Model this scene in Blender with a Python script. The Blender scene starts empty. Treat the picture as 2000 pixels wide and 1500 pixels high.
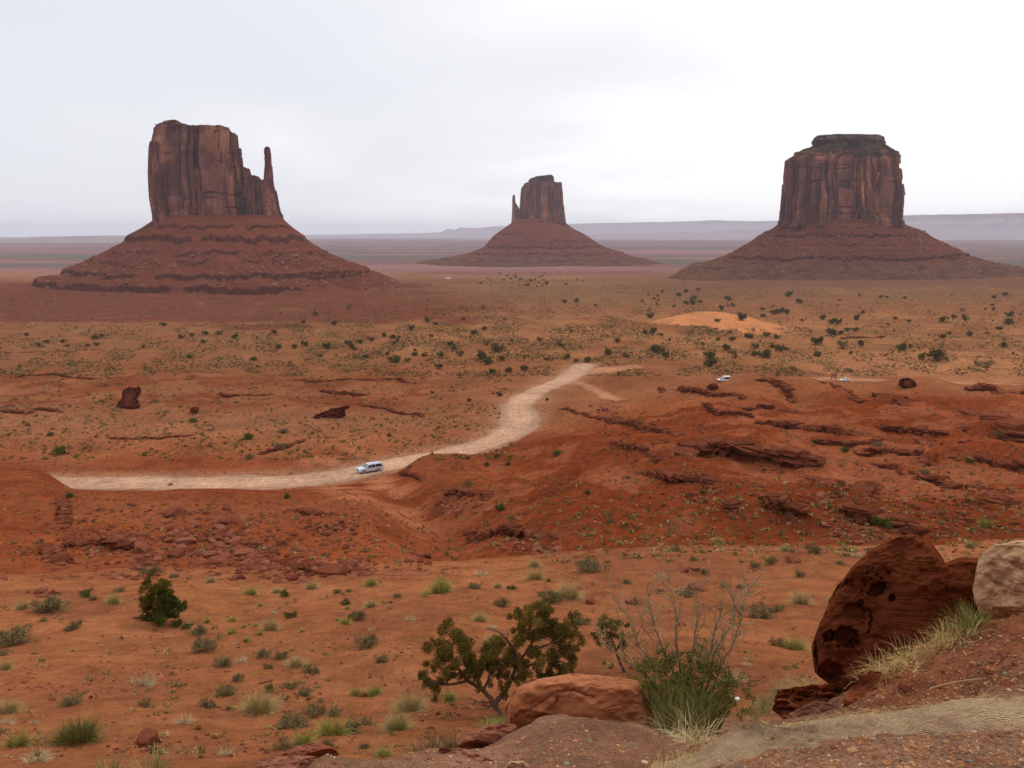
import bpy, math, random
import numpy as np
from mathutils import Vector, Matrix

# ------------------------------------------------------------------ camera, sky, sun, exposure
SC = bpy.context.scene
COL = SC.collection
F = 1600.0
TH = math.atan(295 / 1600.0)
cam_d = bpy.data.cameras.new('camera')
cam_d.sensor_width = 36; cam_d.lens = 36 * F / 2000; cam_d.clip_start = 0.05; cam_d.clip_end = 90000
cam = bpy.data.objects.new('camera', cam_d); COL.objects.link(cam)
cam.location = (0, 0, 0); cam.rotation_euler = (math.pi / 2 - TH, 0, 0)
SC.camera = cam
SC.view_settings.view_transform = 'Standard'; SC.view_settings.look = 'None'
SC.view_settings.gamma = 1; SC.view_settings.exposure = 0.10
SC.view_settings.use_curve_mapping = False
SC.cycles.max_bounces = 6; SC.cycles.diffuse_bounces = 3; SC.cycles.volume_bounces = 1
SC.cycles.use_denoising = True
SC.cycles.transparent_max_bounces = 16

HAZE = 4.3e-5
SUN_EL, SUN_AZ = math.radians(50), math.radians(40)     # azimuth from +Y towards +X
W = bpy.data.worlds.new("World"); SC.world = W; W.use_nodes = True
nt = W.node_tree; nt.nodes.clear()
def N(t, ty, **k):
    n = t.nodes.new(ty)
    for a, b in k.items():
        if a in ('operation', 'blend_type', 'data_type', 'sky_type', 'sun_disc', 'noise_dimensions', 'feature', 'wave_type', 'bands_direction', 'attribute_name', 'interpolation_type', 'sun_elevation', 'sun_rotation', 'noise_type', 'distance', 'invert', 'clamp'):
            setattr(n, a, b)
        else:
            n.inputs[a.replace('_', ' ')].default_value = b
    return n
def L(t, a, b): t.links.new(a, b)
tc = N(nt, 'ShaderNodeTexCoord')
sky = N(nt, 'ShaderNodeTexSky', sky_type='NISHITA', sun_disc=False, sun_elevation=SUN_EL, sun_rotation=SUN_AZ)
sk = N(nt, 'ShaderNodeVectorMath', operation='SCALE'); sk.inputs['Scale'].default_value = 0.08
L(nt, sky.outputs[0], sk.inputs[0])
sep = N(nt, 'ShaderNodeSeparateXYZ'); L(nt, tc.outputs['Generated'], sep.inputs[0])
# cloud deck coordinates: direction projected on a flat ceiling so banks flatten to the horizon
zc = N(nt, 'ShaderNodeMath', operation='ADD'); L(nt, sep.outputs[2], zc.inputs[0]); zc.inputs[1].default_value = 0.16
dv = N(nt, 'ShaderNodeVectorMath', operation='DIVIDE'); L(nt, tc.outputs['Generated'], dv.inputs[0])
cb = N(nt, 'ShaderNodeCombineXYZ')
for i in range(3): L(nt, zc.outputs[0], cb.inputs[i])
L(nt, cb.outputs[0], dv.inputs[1])
ns = N(nt, 'ShaderNodeTexNoise', Scale=0.75, Detail=4.0, Roughness=0.45, Distortion=0.25); L(nt, dv.outputs[0], ns.inputs['Vector'])
# bright thin part of the deck, to the right
dt = N(nt, 'ShaderNodeVectorMath', operation='DOT_PRODUCT'); L(nt, tc.outputs['Generated'], dt.inputs[0])
dt.inputs[1].default_value = Vector((0.50, 0.85, 0.12)).normalized()
mr = N(nt, 'ShaderNodeMapRange'); L(nt, dt.outputs['Value'], mr.inputs[0])
mr.inputs[1].default_value = 0.62; mr.inputs[2].default_value = 1.0; mr.inputs[3].default_value = 0.0; mr.inputs[4].default_value = 0.62
ad = N(nt, 'ShaderNodeMath', operation='ADD'); L(nt, ns.outputs[0], ad.inputs[0]); L(nt, mr.outputs[0], ad.inputs[1])
rp = N(nt, 'ShaderNodeValToRGB'); L(nt, ad.outputs[0], rp.inputs[0])
rp.color_ramp.elements[0].position = 0.34; rp.color_ramp.elements[0].color = (0.595, 0.615, 0.655, 1)
rp.color_ramp.elements[1].position = 1.05; rp.color_ramp.elements[1].color = (0.80, 0.80, 0.82, 1)
e = rp.color_ramp.elements.new(0.66); e.color = (0.64, 0.645, 0.68, 1)
e = rp.color_ramp.elements.new(0.86); e.color = (0.70, 0.70, 0.73, 1)
# an overcast dome brightens towards the zenith
zr = N(nt, 'ShaderNodeMapRange'); L(nt, sep.outputs[2], zr.inputs[0])
zr.inputs[1].default_value = 0.25; zr.inputs[2].default_value = 1.0; zr.inputs[3].default_value = 1.0; zr.inputs[4].default_value = 1.6
zm = N(nt, 'ShaderNodeVectorMath', operation='SCALE'); L(nt, rp.outputs[0], zm.inputs[0]); L(nt, zr.outputs[0], zm.inputs['Scale'])
mx = N(nt, 'ShaderNodeMix', data_type='RGBA'); mx.inputs[0].default_value = 0.93
L(nt, sk.outputs[0], mx.inputs[6]); L(nt, zm.outputs[0], mx.inputs[7])
bg = N(nt, 'ShaderNodeBackground'); L(nt, mx.outputs[2], bg.inputs[0]); bg.inputs[1].default_value = 1.28
ow = N(nt, 'ShaderNodeOutputWorld'); L(nt, bg.outputs[0], ow.inputs[0])

sun_d = bpy.data.lights.new('sun', 'SUN'); sun_d.energy = 0.65; sun_d.angle = math.radians(22); sun_d.color = (1.0, 0.95, 0.88)
sun = bpy.data.objects.new('sun', sun_d); COL.objects.link(sun)
sun.rotation_euler = Vector((-math.sin(SUN_AZ) * math.cos(SUN_EL), -math.cos(SUN_AZ) * math.cos(SUN_EL), -math.sin(SUN_EL))).to_track_quat('-Z', 'Y').to_euler()

# ------------------------------------------------------------------ helpers
R = np.random.default_rng(7); random.seed(7)
cT, sT = math.cos(TH), math.sin(TH)
def slope(v):            # pixel row -> drop per metre of depth
    Y = (750 - np.asarray(v, float)) / F
    return (sT - Y * cT) / (cT + Y * sT)
def azi(u, v):           # x / y of a pixel ray
    Y = (750 - np.asarray(v, float)) / F
    return (np.asarray(u, float) - 1000) / F / (cT + Y * sT)
def at(u, v, d):         # point of a pixel ray at depth d (metres along +Y)
    return np.stack([azi(u, v) * d, np.asarray(d, float) + 0 * azi(u, v), -slope(v) * d], -1)
def proj(x, y, z):
    s = -z / y; k = cT + s * sT
    return 1000 + F * (x / y) / k, 750 - F * (sT - s * cT) / k

def _h(ix, iy, iz, seed):
    with np.errstate(over='ignore'):
        h = (ix.astype(np.uint32) * np.uint32(374761393) + iy.astype(np.uint32) * np.uint32(668265263)
             + iz.astype(np.uint32) * np.uint32(2147483647 - 5) + np.uint32(seed * 974711 + 12345))
        h = (h ^ (h >> np.uint32(13))) * np.uint32(1274126177)
        h = (h ^ (h >> np.uint32(15))) * np.uint32(2246822519)
        h = h ^ (h >> np.uint32(16))
    return h
def noise2(x, y, seed=0):
    x = np.asarray(x, float); y = np.asarray(y, float)
    xi = np.floor(x).astype(np.int64); yi = np.floor(y).astype(np.int64); fx = x - xi; fy = y - yi
    z0 = np.zeros_like(xi)
    def g(dx, dy):
        a = _h(xi + dx, yi + dy, z0, seed).astype(np.float32) * np.float32(2 * math.pi / 4294967296.0)
        return np.cos(a) * (fx - dx) + np.sin(a) * (fy - dy)
    u = fx * fx * fx * (fx * (fx * 6 - 15) + 10); w = fy * fy * fy * (fy * (fy * 6 - 15) + 10)
    a = g(0, 0); a += u * (g(1, 0) - a); b = g(0, 1); b += u * (g(1, 1) - b)
    return (a + w * (b - a)) * 1.5
def noise3(x, y, z, seed=0):
    x, y, z = np.broadcast_arrays(np.asarray(x, float), np.asarray(y, float), np.asarray(z, float))
    xi = np.floor(x).astype(np.int64); yi = np.floor(y).astype(np.int64); zi = np.floor(z).astype(np.int64)
    fx = x - xi; fy = y - yi; fz = z - zi
    s = lambda t: t * t * (3 - 2 * t)
    def g(dx, dy, dz): return _h(xi + dx, yi + dy, zi + dz, seed).astype(np.float32) * np.float32(2 / 4294967296.0) - 1
    u, v, w = s(fx), s(fy), s(fz)
    def l(a, b, t): return a + t * (b - a)
    return l(l(l(g(0, 0, 0), g(1, 0, 0), u), l(g(0, 1, 0), g(1, 1, 0), u), v),
             l(l(g(0, 0, 1), g(1, 0, 1), u), l(g(0, 1, 1), g(1, 1, 1), u), v), w)
def fbm2(x, y, o=4, seed=0, gain=0.5):
    t = 0; a = 1.0
    for i in range(o):
        t = t + a * noise2(x * 2 ** i + 17.3 * i, y * 2 ** i - 9.1 * i, seed + i); a *= gain
    return t
def fbm3(x, y, z, o=4, seed=0, gain=0.5):
    t = 0; a = 1.0
    for i in range(o):
        t = t + a * noise3(x * 2 ** i + 3.3 * i, y * 2 ** i, z * 2 ** i, seed + i); a *= gain
    return t
def sst(a, b, x):
    t = np.clip((x - a) / (b - a), 0, 1); return t * t * (3 - 2 * t)
def pchip(xp, fp, x):
    xp = np.asarray(xp, float); fp = np.asarray(fp, float)       # fp (n,...)
    h = np.diff(xp); hh = h.reshape((-1,) + (1,) * (fp.ndim - 1)); dl = np.diff(fp, axis=0) / hh
    m = np.zeros_like(fp)
    m[1:-1] = np.where(dl[:-1] * dl[1:] > 0, 2 * dl[:-1] * dl[1:] / np.where(np.abs(dl[:-1] + dl[1:]) < 1e-12, 1, dl[:-1] + dl[1:]), 0)
    m[0] = dl[0]; m[-1] = dl[-1]
    x = np.clip(np.asarray(x, float), xp[0], xp[-1]); i = np.clip(np.searchsorted(xp, x) - 1, 0, len(xp) - 2)
    t = ((x - xp[i]) / h[i]); sh = (-1,) + (1,) * (fp.ndim - 1); t = t.reshape(sh); H = h[i].reshape(sh)
    return ((2 * t**3 - 3 * t**2 + 1) * fp[i] + (t**3 - 2 * t**2 + t) * H * m[i] + (-2 * t**3 + 3 * t**2) * fp[i + 1] + (t**3 - t**2) * H * m[i + 1])

def mesh(name, V, faces, mat=None, parent=None, col=None, smooth=True, attrs=None, link=True):
    V = np.asarray(V, np.float32).reshape(-1, 3)
    if not isinstance(faces, (list, tuple)): faces = [faces]
    faces = [np.asarray(f, np.int32) for f in faces if len(f)]
    me = bpy.data.meshes.new(name)
    me.vertices.add(len(V)); me.vertices.foreach_set('co', V.ravel())
    nl = sum(f.size for f in faces); npoly = sum(len(f) for f in faces)
    me.loops.add(nl); me.loops.foreach_set('vertex_index', np.concatenate([f.ravel() for f in faces]))
    me.polygons.add(npoly)
    tot = np.concatenate([np.full(len(f), f.shape[1], np.int32) for f in faces])
    st = np.concatenate([[0], np.cumsum(tot)[:-1]]).astype(np.int32)
    me.polygons.foreach_set('loop_start', st)
    me.polygons.foreach_set('use_smooth', np.full(npoly, smooth))
    me.update(calc_edges=True)
    if col is not None:
        c = np.ones((len(V), 4), np.float32); c[:, :3] = col
        at_ = me.attributes.new('Col', 'FLOAT_COLOR', 'POINT'); at_.data.foreach_set('color', c.ravel())
    for k, a in (attrs or {}).items():
        q = me.attributes.new(k, 'FLOAT', 'POINT'); q.data.foreach_set('value', np.asarray(a, np.float32).ravel())
    if mat: me.materials.append(mat)
    if not link: return me
    o = bpy.data.objects.new(name, me); COL.objects.link(o)
    if parent: o.parent = parent
    return o
def empty(name, loc, rz=0):
    o = bpy.data.objects.new(name, None); COL.objects.link(o); o.location = loc; o.rotation_euler = (0, 0, rz)
    o.empty_display_size = 0.1
    return o
def tag(o, label=None, cat=None, group=None, kind=None):
    if label: o['label'] = label
    if cat: o['category'] = cat
    if group: o['group'] = group
    if kind: o['kind'] = kind
    return o
def grid_faces(n, m, wrap=False):        # n rows x m cols, quads
    i = np.arange(n - 1)[:, None]; j = np.arange(m if wrap else m - 1)[None, :]; j2 = (j + 1) % m
    return np.stack([i * m + j, i * m + j2, (i + 1) * m + j2, (i + 1) * m + j], -1).reshape(-1, 4)

class MB:                                 # mesh builder collecting pieces
    def __init__(s): s.V = []; s.Fq = []; s.Ft = []; s.C = []; s.n = 0
    def add(s, V, q=None, t=None, c=(1, 1, 1)):
        V = np.asarray(V, float).reshape(-1, 3)
        if q is not None and len(q): s.Fq.append(np.asarray(q) + s.n)
        if t is not None and len(t): s.Ft.append(np.asarray(t) + s.n)
        s.V.append(V); c = np.asarray(c, float); s.C.append(np.broadcast_to(c, (len(V), 3))); s.n += len(V)
    def box(s, lo, hi, c=(1, 1, 1), M=None, top=(1, 1)):
        (a, b, d), (e, f, g) = lo, hi; mx_, my_ = (a + e) / 2, (b + f) / 2
        V = np.array([(a, b, d), (e, b, d), (e, f, d), (a, f, d), (a, b, g), (e, b, g), (e, f, g), (a, f, g)], float)
        V[4:, 0] = mx_ + (V[4:, 0] - mx_) * top[0]; V[4:, 1] = my_ + (V[4:, 1] - my_) * top[1]
        if M is not None: V = V @ np.array(M)[:3, :3].T + np.array(M)[:3, 3]
        s.add(V, [(0, 3, 2, 1), (4, 5, 6, 7), (0, 1, 5, 4), (1, 2, 6, 5), (2, 3, 7, 6), (3, 0, 4, 7)], c=c)
    def tube(s, P, r, k=6, c=(1, 1, 1)):
        P = np.asarray(P, float); r = np.broadcast_to(np.asarray(r, float), len(P))
        T = np.gradient(P, axis=0); T /= np.linalg.norm(T, axis=1, keepdims=True) + 1e-9
        up = np.array([0, 0, 1.0]) if abs(T[:, 2]).mean() < 0.8 else np.array([1.0, 0, 0])
        A = np.cross(T, up); A /= np.linalg.norm(A, axis=1, keepdims=True) + 1e-9; B = np.cross(T, A)
        th = np.arange(k) * 2 * math.pi / k
        V = P[:, None] + r[:, None, None] * (np.cos(th)[None, :, None] * A[:, None] + np.sin(th)[None, :, None] * B[:, None])
        s.add(V.reshape(-1, 3), grid_faces(len(P), k, True), c=c)
    def build(s, name, mat, parent=None, smooth=True, link=True):
        return mesh(name, np.concatenate(s.V), [np.concatenate(f) for f in (s.Fq, s.Ft) if f], mat, parent, np.concatenate(s.C), smooth, link=link)

# ------------------------------------------------------------------ materials
def mat_new(name):
    m = bpy.data.materials.new(name); m.use_nodes = True; t = m.node_tree; b = t.nodes['Principled BSDF']
    b.inputs['Roughness'].default_value = 0.9; b.inputs['Specular IOR Level'].default_value = 0.0
    return m, t, b
def mixc(t, fac, a, b, mode='MIX'):
    n = N(t, 'ShaderNodeMix', data_type='RGBA', blend_type=mode)
    for s, x in ((0, fac), (6, a), (7, b)):
        if hasattr(x, 'links'): L(t, x, n.inputs[s])
        else: n.inputs[s].default_value = x if s == 0 else (*x, 1) if len(x) == 3 else x
    return n.outputs[2]
def math_(t, op, a, b=None, c=None):
    n = N(t, 'ShaderNodeMath', operation=op)
    for i, x in enumerate((a, b, c)):
        if x is None: continue
        if hasattr(x, 'links'): L(t, x, n.inputs[i])
        else: n.inputs[i].default_value = x
    return n.outputs[0]
def noise_n(t, vec, scale, detail=4, rough=0.55, dist=0.0):
    n = N(t, 'ShaderNodeTexNoise', Scale=scale, Detail=detail, Roughness=rough, Distortion=dist)
    if vec is not None: L(t, vec, n.inputs['Vector'])
    return n.outputs[0]
def ramp(t, x, a, b, ca=0.0, cb_=1.0):
    n = N(t, 'ShaderNodeMapRange'); L(t, x, n.inputs[0])
    for i, q in zip((1, 2, 3, 4), (a, b, ca, cb_)): n.inputs[i].default_value = q
    return n.outputs[0]
def posn(t, sc=(1, 1, 1)):
    g = N(t, 'ShaderNodeNewGeometry')
    m = N(t, 'ShaderNodeVectorMath', operation='MULTIPLY'); L(t, g.outputs['Position'], m.inputs[0]); m.inputs[1].default_value = sc
    return m.outputs[0]
def attr(t, name='Col'):
    n = N(t, 'ShaderNodeAttribute', attribute_name=name); return n
def bump(t, b, h, dist, strength=1.0):
    n = N(t, 'ShaderNodeBump', Strength=strength, Distance=dist); L(t, h, n.inputs['Height'])
    L(t, n.outputs[0], b.inputs['Normal']); return n

def make_ground(name, gravel=False):
    m, t, b = mat_new(name)
    c = attr(t).outputs['Color']
    p = posn(t)
    rocky = attr(t, 'rocky').outputs['Fac']; scrub = attr(t, 'scrub').outputs['Fac']; near = attr(t, 'near').outputs['Fac']
    n1 = noise_n(t, p, 0.06, 6, 0.6); n2 = noise_n(t, p, 0.9, 6, 0.65); n3 = noise_n(t, p, 14, 5, 0.7)
    v = math_(t, 'MULTIPLY', ramp(t, n1, 0.3, 0.7, 0.78, 1.2), ramp(t, n2, 0.25, 0.75, 0.62, 1.38))
    n5 = noise_n(t, p, 70, 3, 0.7); n6 = noise_n(t, p, 3.7, 5, 0.75)
    v = math_(t, 'MULTIPLY', v, ramp(t, n3, 0.25, 0.75, 0.66, 1.34)); v = math_(t, 'MULTIPLY', v, ramp(t, n5, 0.25, 0.75, 0.82, 1.18)); v = math_(t, 'MULTIPLY', v, ramp(t, n6, 0.3, 0.7, 0.80, 1.2))
    sc = N(t, 'ShaderNodeVectorMath', operation='SCALE'); L(t, c, sc.inputs[0]); L(t, v, sc.inputs['Scale'])
    col = sc.outputs[0]
    # low dry scrub and dust colour patches on the plain
    s1 = noise_n(t, p, 0.55, 7, 0.78); s2 = noise_n(t, posn(t, (1, 0.35, 1)), 0.09, 5, 0.7)
    k = math_(t, 'MULTIPLY', ramp(t, s1, 0.5, 0.62, 0, 0.7), scrub)
    col = mixc(t, k, col, (0.150, 0.086, 0.036))
    k = math_(t, 'MULTIPLY', ramp(t, s2, 0.55, 0.68, 0, 0.55), scrub)
    col = mixc(t, k, col, (0.085, 0.045, 0.024))
    # fine stony grit
    vo = N(t, 'ShaderNodeTexVoronoi', Scale=26.0, Randomness=1.0); L(t, p, vo.inputs['Vector'])
    grit = ramp(t, vo.outputs['Distance'], 0.02, 0.22, 1, 0)
    vcol = N(t, 'ShaderNodeSeparateColor'); L(t, vo.outputs['Color'], vcol.inputs[0])
    sel = ramp(t, vcol.outputs[0], 0.80, 0.82)
    kk = math_(t, 'MULTIPLY', math_(t, 'MULTIPLY', grit, sel), near)
    gcol = mixc(t, vcol.outputs[1], (0.11, 0.065, 0.05), (0.32, 0.19, 0.13))
    col = mixc(t, kk, col, gcol)
    L(t, col, b.inputs['Base Color'])
    hb = math_(t, 'ADD', math_(t, 'MULTIPLY', n2, 0.6), math_(t, 'MULTIPLY', n1, 1.6))
    hb = math_(t, 'MULTIPLY', hb, math_(t, 'ADD', rocky, 0.25))
    hb = math_(t, 'ADD', hb, math_(t, 'MULTIPLY', n3, 0.07))
    hb = math_(t, 'ADD', hb, math_(t, 'MULTIPLY', kk, 0.03))
    bump(t, b, hb, 0.55, 0.8)
    return m
def rk(c, f=(.74, .60, .50)): return tuple(x * y for x, y in zip(c, f))
def make_rock(name, ca, cb_, scale=1.0, bd=0.1, strata=0.0, use_col=False, stain=None):
    m, t, b = mat_new(name); p = posn(t)
    n1 = noise_n(t, p, 1.3 * scale, 6, 0.65, 0.3); n2 = noise_n(t, p, 9 * scale, 6, 0.7)
    col = mixc(t, ramp(t, n1, 0.3, 0.7), ca, cb_)
    v = ramp(t, n2, 0.25, 0.75, 0.68, 1.3)
    sc = N(t, 'ShaderNodeVectorMath', operation='SCALE'); L(t, col, sc.inputs[0]); L(t, v, sc.inputs['Scale']); col = sc.outputs[0]
    if stain:
        n4 = noise_n(t, posn(t, (1, 1, 1.7)), 2.7 * scale, 5, 0.6, 0.6)
        col = mixc(t, ramp(t, n4, 0.52, 0.66, 0, 0.7), col, stain)
    if use_col: col = mixc(t, 1.0, col, attr(t).outputs['Color'], 'MULTIPLY')
    h = math_(t, 'ADD', n1, math_(t, 'MULTIPLY', n2, 0.35))
    if strata:
        n3 = noise_n(t, posn(t, (0.25, 0.25, 4)), 2.0 * scale, 3, 0.6)
        h = math_(t, 'ADD', h, math_(t, 'MULTIPLY', n3, strata))
    L(t, col, b.inputs['Base Color']); bump(t, b, h, bd, 0.9)
    return m
def make_butte(name, dark, mid, light):
    m, t, b = mat_new(name)
    n1 = noise_n(t, posn(t, (1, 1, 0.26)), 0.06, 7, 0.66, 0.5)
    n2 = noise_n(t, posn(t, (1, 1, 0.5)), 0.03, 5, 0.6, 0.5)
    n3 = noise_n(t, posn(t, (0.04, 0.04, 1)), 0.35, 4, 0.6)
    n4 = noise_n(t, posn(t, (1, 1, 0.3)), 0.4, 5, 0.7)
    col = mixc(t, ramp(t, n1, 0.38, 0.62), dark, mid)
    col = mixc(t, ramp(t, n2, 0.52, 0.64, 0, 0.85), col, light)
    v = math_(t, 'MULTIPLY', ramp(t, n3, 0.3, 0.7, 0.85, 1.15), ramp(t, n4, 0.25, 0.75, 0.7, 1.3))
    sc = N(t, 'ShaderNodeVectorMath', operation='SCALE'); L(t, col, sc.inputs[0]); L(t, v, sc.inputs['Scale'])
    c2 = mixc(t, 1.0, sc.outputs[0], attr(t).outputs['Color'], 'MULTIPLY')
    L(t, c2, b.inputs['Base Color'])
    bump(t, b, math_(t, 'ADD', n4, math_(t, 'MULTIPLY', n1, 1.2)), 3.0, 0.8)
    return m
def make_talus(name, ca, cb_, cc):
    m, t, b = mat_new(name)
    n1 = noise_n(t, posn(t, (0.35, 0.35, 4)), 0.05, 6, 0.65); n2 = noise_n(t, posn(t), 0.12, 7, 0.75)
    n3 = noise_n(t, posn(t), 0.45, 4, 0.7)
    col = mixc(t, ramp(t, n1, 0.35, 0.65), ca, cb_); col = mixc(t, ramp(t, n2, 0.55, 0.7, 0, 0.7), col, cc)
    v = ramp(t, n3, 0.25, 0.75, 0.65, 1.35)
    sc = N(t, 'ShaderNodeVectorMath', operation='SCALE'); L(t, col, sc.inputs[0]); L(t, v, sc.inputs['Scale'])
    c2 = mixc(t, 1.0, sc.outputs[0], attr(t).outputs['Color'], 'MULTIPLY')
    L(t, c2, b.inputs['Base Color']); bump(t, b, math_(t, 'ADD', n2, math_(t, 'MULTIPLY', n3, 0.5)), 3.5, 0.9)
    return m
def make_leaf(name, rough=0.75):
    m, t, b = mat_new(name); b.inputs['Roughness'].default_value = rough
    c = attr(t).outputs['Color']; n = noise_n(t, posn(t), 6, 3, 0.6)
    sc = N(t, 'ShaderNodeVectorMath', operation='SCALE'); L(t, c, sc.inputs[0]); L(t, ramp(t, n, 0.3, 0.7, 0.75, 1.25), sc.inputs['Scale'])
    tn = N(t, 'ShaderNodeVectorMath', operation='MULTIPLY'); L(t, sc.outputs[0], tn.inputs[0]); tn.inputs[1].default_value = (1.12, 1.02, .70)
    L(t, tn.outputs[0], b.inputs['Base Color']); return m
def make_plain(name, c, rough=0.5, metal=0.0, spec=0.5, var=0.06, emis=None):
    m, t, b = mat_new(name); n = noise_n(t, posn(t), 2.5, 4, 0.6)
    col = mixc(t, n, tuple(x * (1 - var) for x in c), tuple(x * (1 + var) for x in c)); L(t, col, b.inputs['Base Color'])
    b.inputs['Roughness'].default_value = rough; b.inputs['Metallic'].default_value = metal; b.inputs['Specular IOR Level'].default_value = spec
    return m

# ------------------------------------------------------------------ terrain height table: columns by azimuth, (depth, pixel row or slope)
SAND = [(13, 1450), (15.5, 1400), (20.5, 1300), (28, 1205), (36, 1140)]
LP = [(184, 900), (216, 850), (263, 800), (326, 750), (428, 700), (560, 662), (700, 641), (870, 628), (960, 619), (1050, 603), (1150, 586), (1250, 573), (1400, 561), (1800, 547), (3000, 513), (6000, 487), (12000, 470), (26000, 463)]
CP = [(428, 699), (500, 680), (560, 661), (620, 644), (700, 641), (950, 603), (1400, 563), (1850, 542), (2500, 524), (3000, 513), (6000, 487), (12000, 470), (26000, 463)]
RP = [(480, 700), (560, 672), (650, 650), (800, 622), (950, 600), (1300, 562), (1550, 549), (1850, 538), (3000, 513), (6000, 487), (12000, 470), (26000, 463)]
NL = [(0.5, 3.0), (1.2, 1.4), (3, .88), (6, .79), (11, .717)]
UP = [(65, 1005), (90, 940), (120, 880), (150, 833), (180, 793)]
PROF = {
 -400: NL + SAND + [(42, 1120), (60, 1075), (80, 1030), (105, 985), (130, 945), (150, 920), (158, 917), (168, 950)] + LP,
 -100: NL + SAND + [(42, 1120), (60, 1075), (80, 1030), (105, 985), (130, 948), (150, 928), (158, 926), (168, 952)] + LP,
 60: NL + SAND + [(42, 1116), (60, 1075), (80, 1030), (105, 985), (135, 942), (150, 930), (157, 938), (166, 944)] + LP,
 160: NL + SAND + [(42, 1112), (50, 1100), (65, 1060), (90, 1010), (120, 968), (138, 960), (150, 968), (158, 962), (166, 943)] + LP,
 400: NL + SAND + [(42, 1110), (50, 1103), (65, 1063), (90, 1012), (120, 965), (142, 957), (150, 962), (158, 960), (166, 943)] + LP,
 620: [(0.5, 3.0), (1.2, 1.4), (3, .80), (4.3, .70), (5.3, .77), (8, .76), (11, .72)] + SAND + [(42, 1108), (60, 1070), (90, 1013), (130, 967), (155, 951), (163, 947), (172, 926)] + LP,
 760: [(0.5, 3.0), (1.2, 1.4), (3, .79), (4.8, .70), (5.8, .75), (9, .73), (11, .715)] + SAND + [(42, 1106), (60, 1066), (90, 1012), (130, 964), (158, 938), (168, 931), (174, 922), (189, 888)] + LP[1:],
 860: [(0.5, 3.0), (1.2, 1.4), (3, .78), (5, .69), (6.2, .73), (9, .72), (11, .705)] + SAND + [(42, 1104), (52, 1090), (70, 1045), (100, 990), (130, 943), (158, 902), (165, 899), (172, 912), (186, 899), (200, 871), (250, 806), (326, 747)] + CP,
 1000: [(0.5, 3.0), (1.2, 1.4), (3, .78), (4.6, .70), (6, .665), (7.5, .70), (10, .685), (12, .67)] + SAND[1:] + [(42, 1095), (50, 1085), (65, 1050), (90, 1000), (120, 950), (150, 908), (180, 875), (205, 852), (212, 856), (220, 845), (256, 797), (300, 757), (340, 728), (366, 713)] + CP,
 1100: [(0.5, 3.0), (1.2, 1.4), (3, .76), (4.6, .675), (6, .64), (7.5, .675), (10, .675), (12, .66)] + SAND[1:] + [(42, 1090), (50, 1075), (65, 1030), (90, 975), (120, 925), (150, 885), (180, 855), (210, 828), (240, 802), (256, 792), (300, 757), (340, 729), (366, 714)] + CP,
 1220: [(0.5, 3.0), (1.2, 1.4), (3, .76), (4.6, .68), (6, .645), (7.5, .66), (10, .655), (12, .645)] + SAND[1:] + [(42, 1085), (50, 1070), (65, 1020), (90, 960), (120, 905), (150, 862), (180, 830), (210, 800), (235, 783), (250, 784), (300, 756), (340, 731), (366, 717)] + CP,
 1350: [(0.5, 3.0), (1.2, 1.4), (3, .77), (4.5, .69), (6, .662), (7.5, .655), (9, .64), (12, .62), (15.5, 1352), (20.5, 1288), (28, 1203), (36, 1138), (42, 1080), (50, 1062), (65, 1010), (90, 945), (120, 885), (150, 840), (180, 800), (210, 768), (228, 757), (245, 768), (290, 768), (333, 747), (366, 730), (400, 713)] + CP[1:],
 1500: [(0.5, 3.0), (1.2, 1.4), (2.5, .79), (3.2, .705), (4, .655), (4.6, .675), (6, .67), (8, .65), (10, .63), (15.5, 1352), (20.5, 1288), (28, 1203), (36, 1138), (42, 1078), (50, 1058)] + UP + [(210, 758), (235, 733), (258, 717), (275, 733), (300, 762), (345, 745), (385, 722), (430, 712)] + RP,
 1660: [(0.5, 3.0), (1.2, 1.4), (2.4, .78), (2.9, .70), (3.6, .642), (4.1, .635), (5, .61), (5.6, .63), (7, .66), (9, .64), (15.5, 1352), (20.5, 1288), (28, 1203), (36, 1138), (42, 1076), (50, 1056)] + UP + [(210, 765), (232, 748), (250, 762), (300, 790), (360, 766), (383, 750), (400, 741), (430, 722)] + RP,
 1780: [(0.5, 3.0), (1.2, 1.4), (2.4, .77), (2.8, .70), (3.4, .633), (3.8, .62), (4.4, .582), (5, .575), (5.6, .61), (7, .65), (9, .63), (15.5, 1352), (20.5, 1288), (28, 1203), (36, 1138), (42, 1072), (50, 1054)] + UP + [(200, 768), (220, 750), (240, 740), (255, 752), (300, 790), (360, 767), (383, 751), (400, 742), (430, 725)] + RP,
 1880: [(0.5, 3.0), (1.2, 1.4), (2.3, .77), (2.8, .69), (3.3, .622), (3.6, .615), (4.2, .565), (4.7, .535), (5.3, .57), (7, .64), (9, .63), (15.5, 1352), (20.5, 1288), (28, 1203), (36, 1138), (42, 1070), (50, 1052)] + UP + [(200, 776), (222, 762), (240, 757), (255, 772), (300, 795), (360, 768), (383, 752), (400, 744), (430, 727)] + RP,
 2100: [(0.5, 3.0), (1.2, 1.4), (2.2, .77), (2.6, .69), (3.1, .615), (3.4, .60), (4, .54), (4.6, .498), (5.2, .53), (7, .62), (9, .62), (15.5, 1352), (20.5, 1288), (28, 1203), (36, 1138), (42, 1068), (50, 1050)] + UP + [(200, 778), (222, 765), (240, 760), (255, 775), (300, 797), (360, 770), (383, 755), (400, 747), (430, 730)] + RP,
}
PROF[2500] = PROF[2100]; PROF[-900] = PROF[-400]
def lin(a, b, n): return np.linspace(math.log(a), math.log(b), n, endpoint=False)
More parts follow.
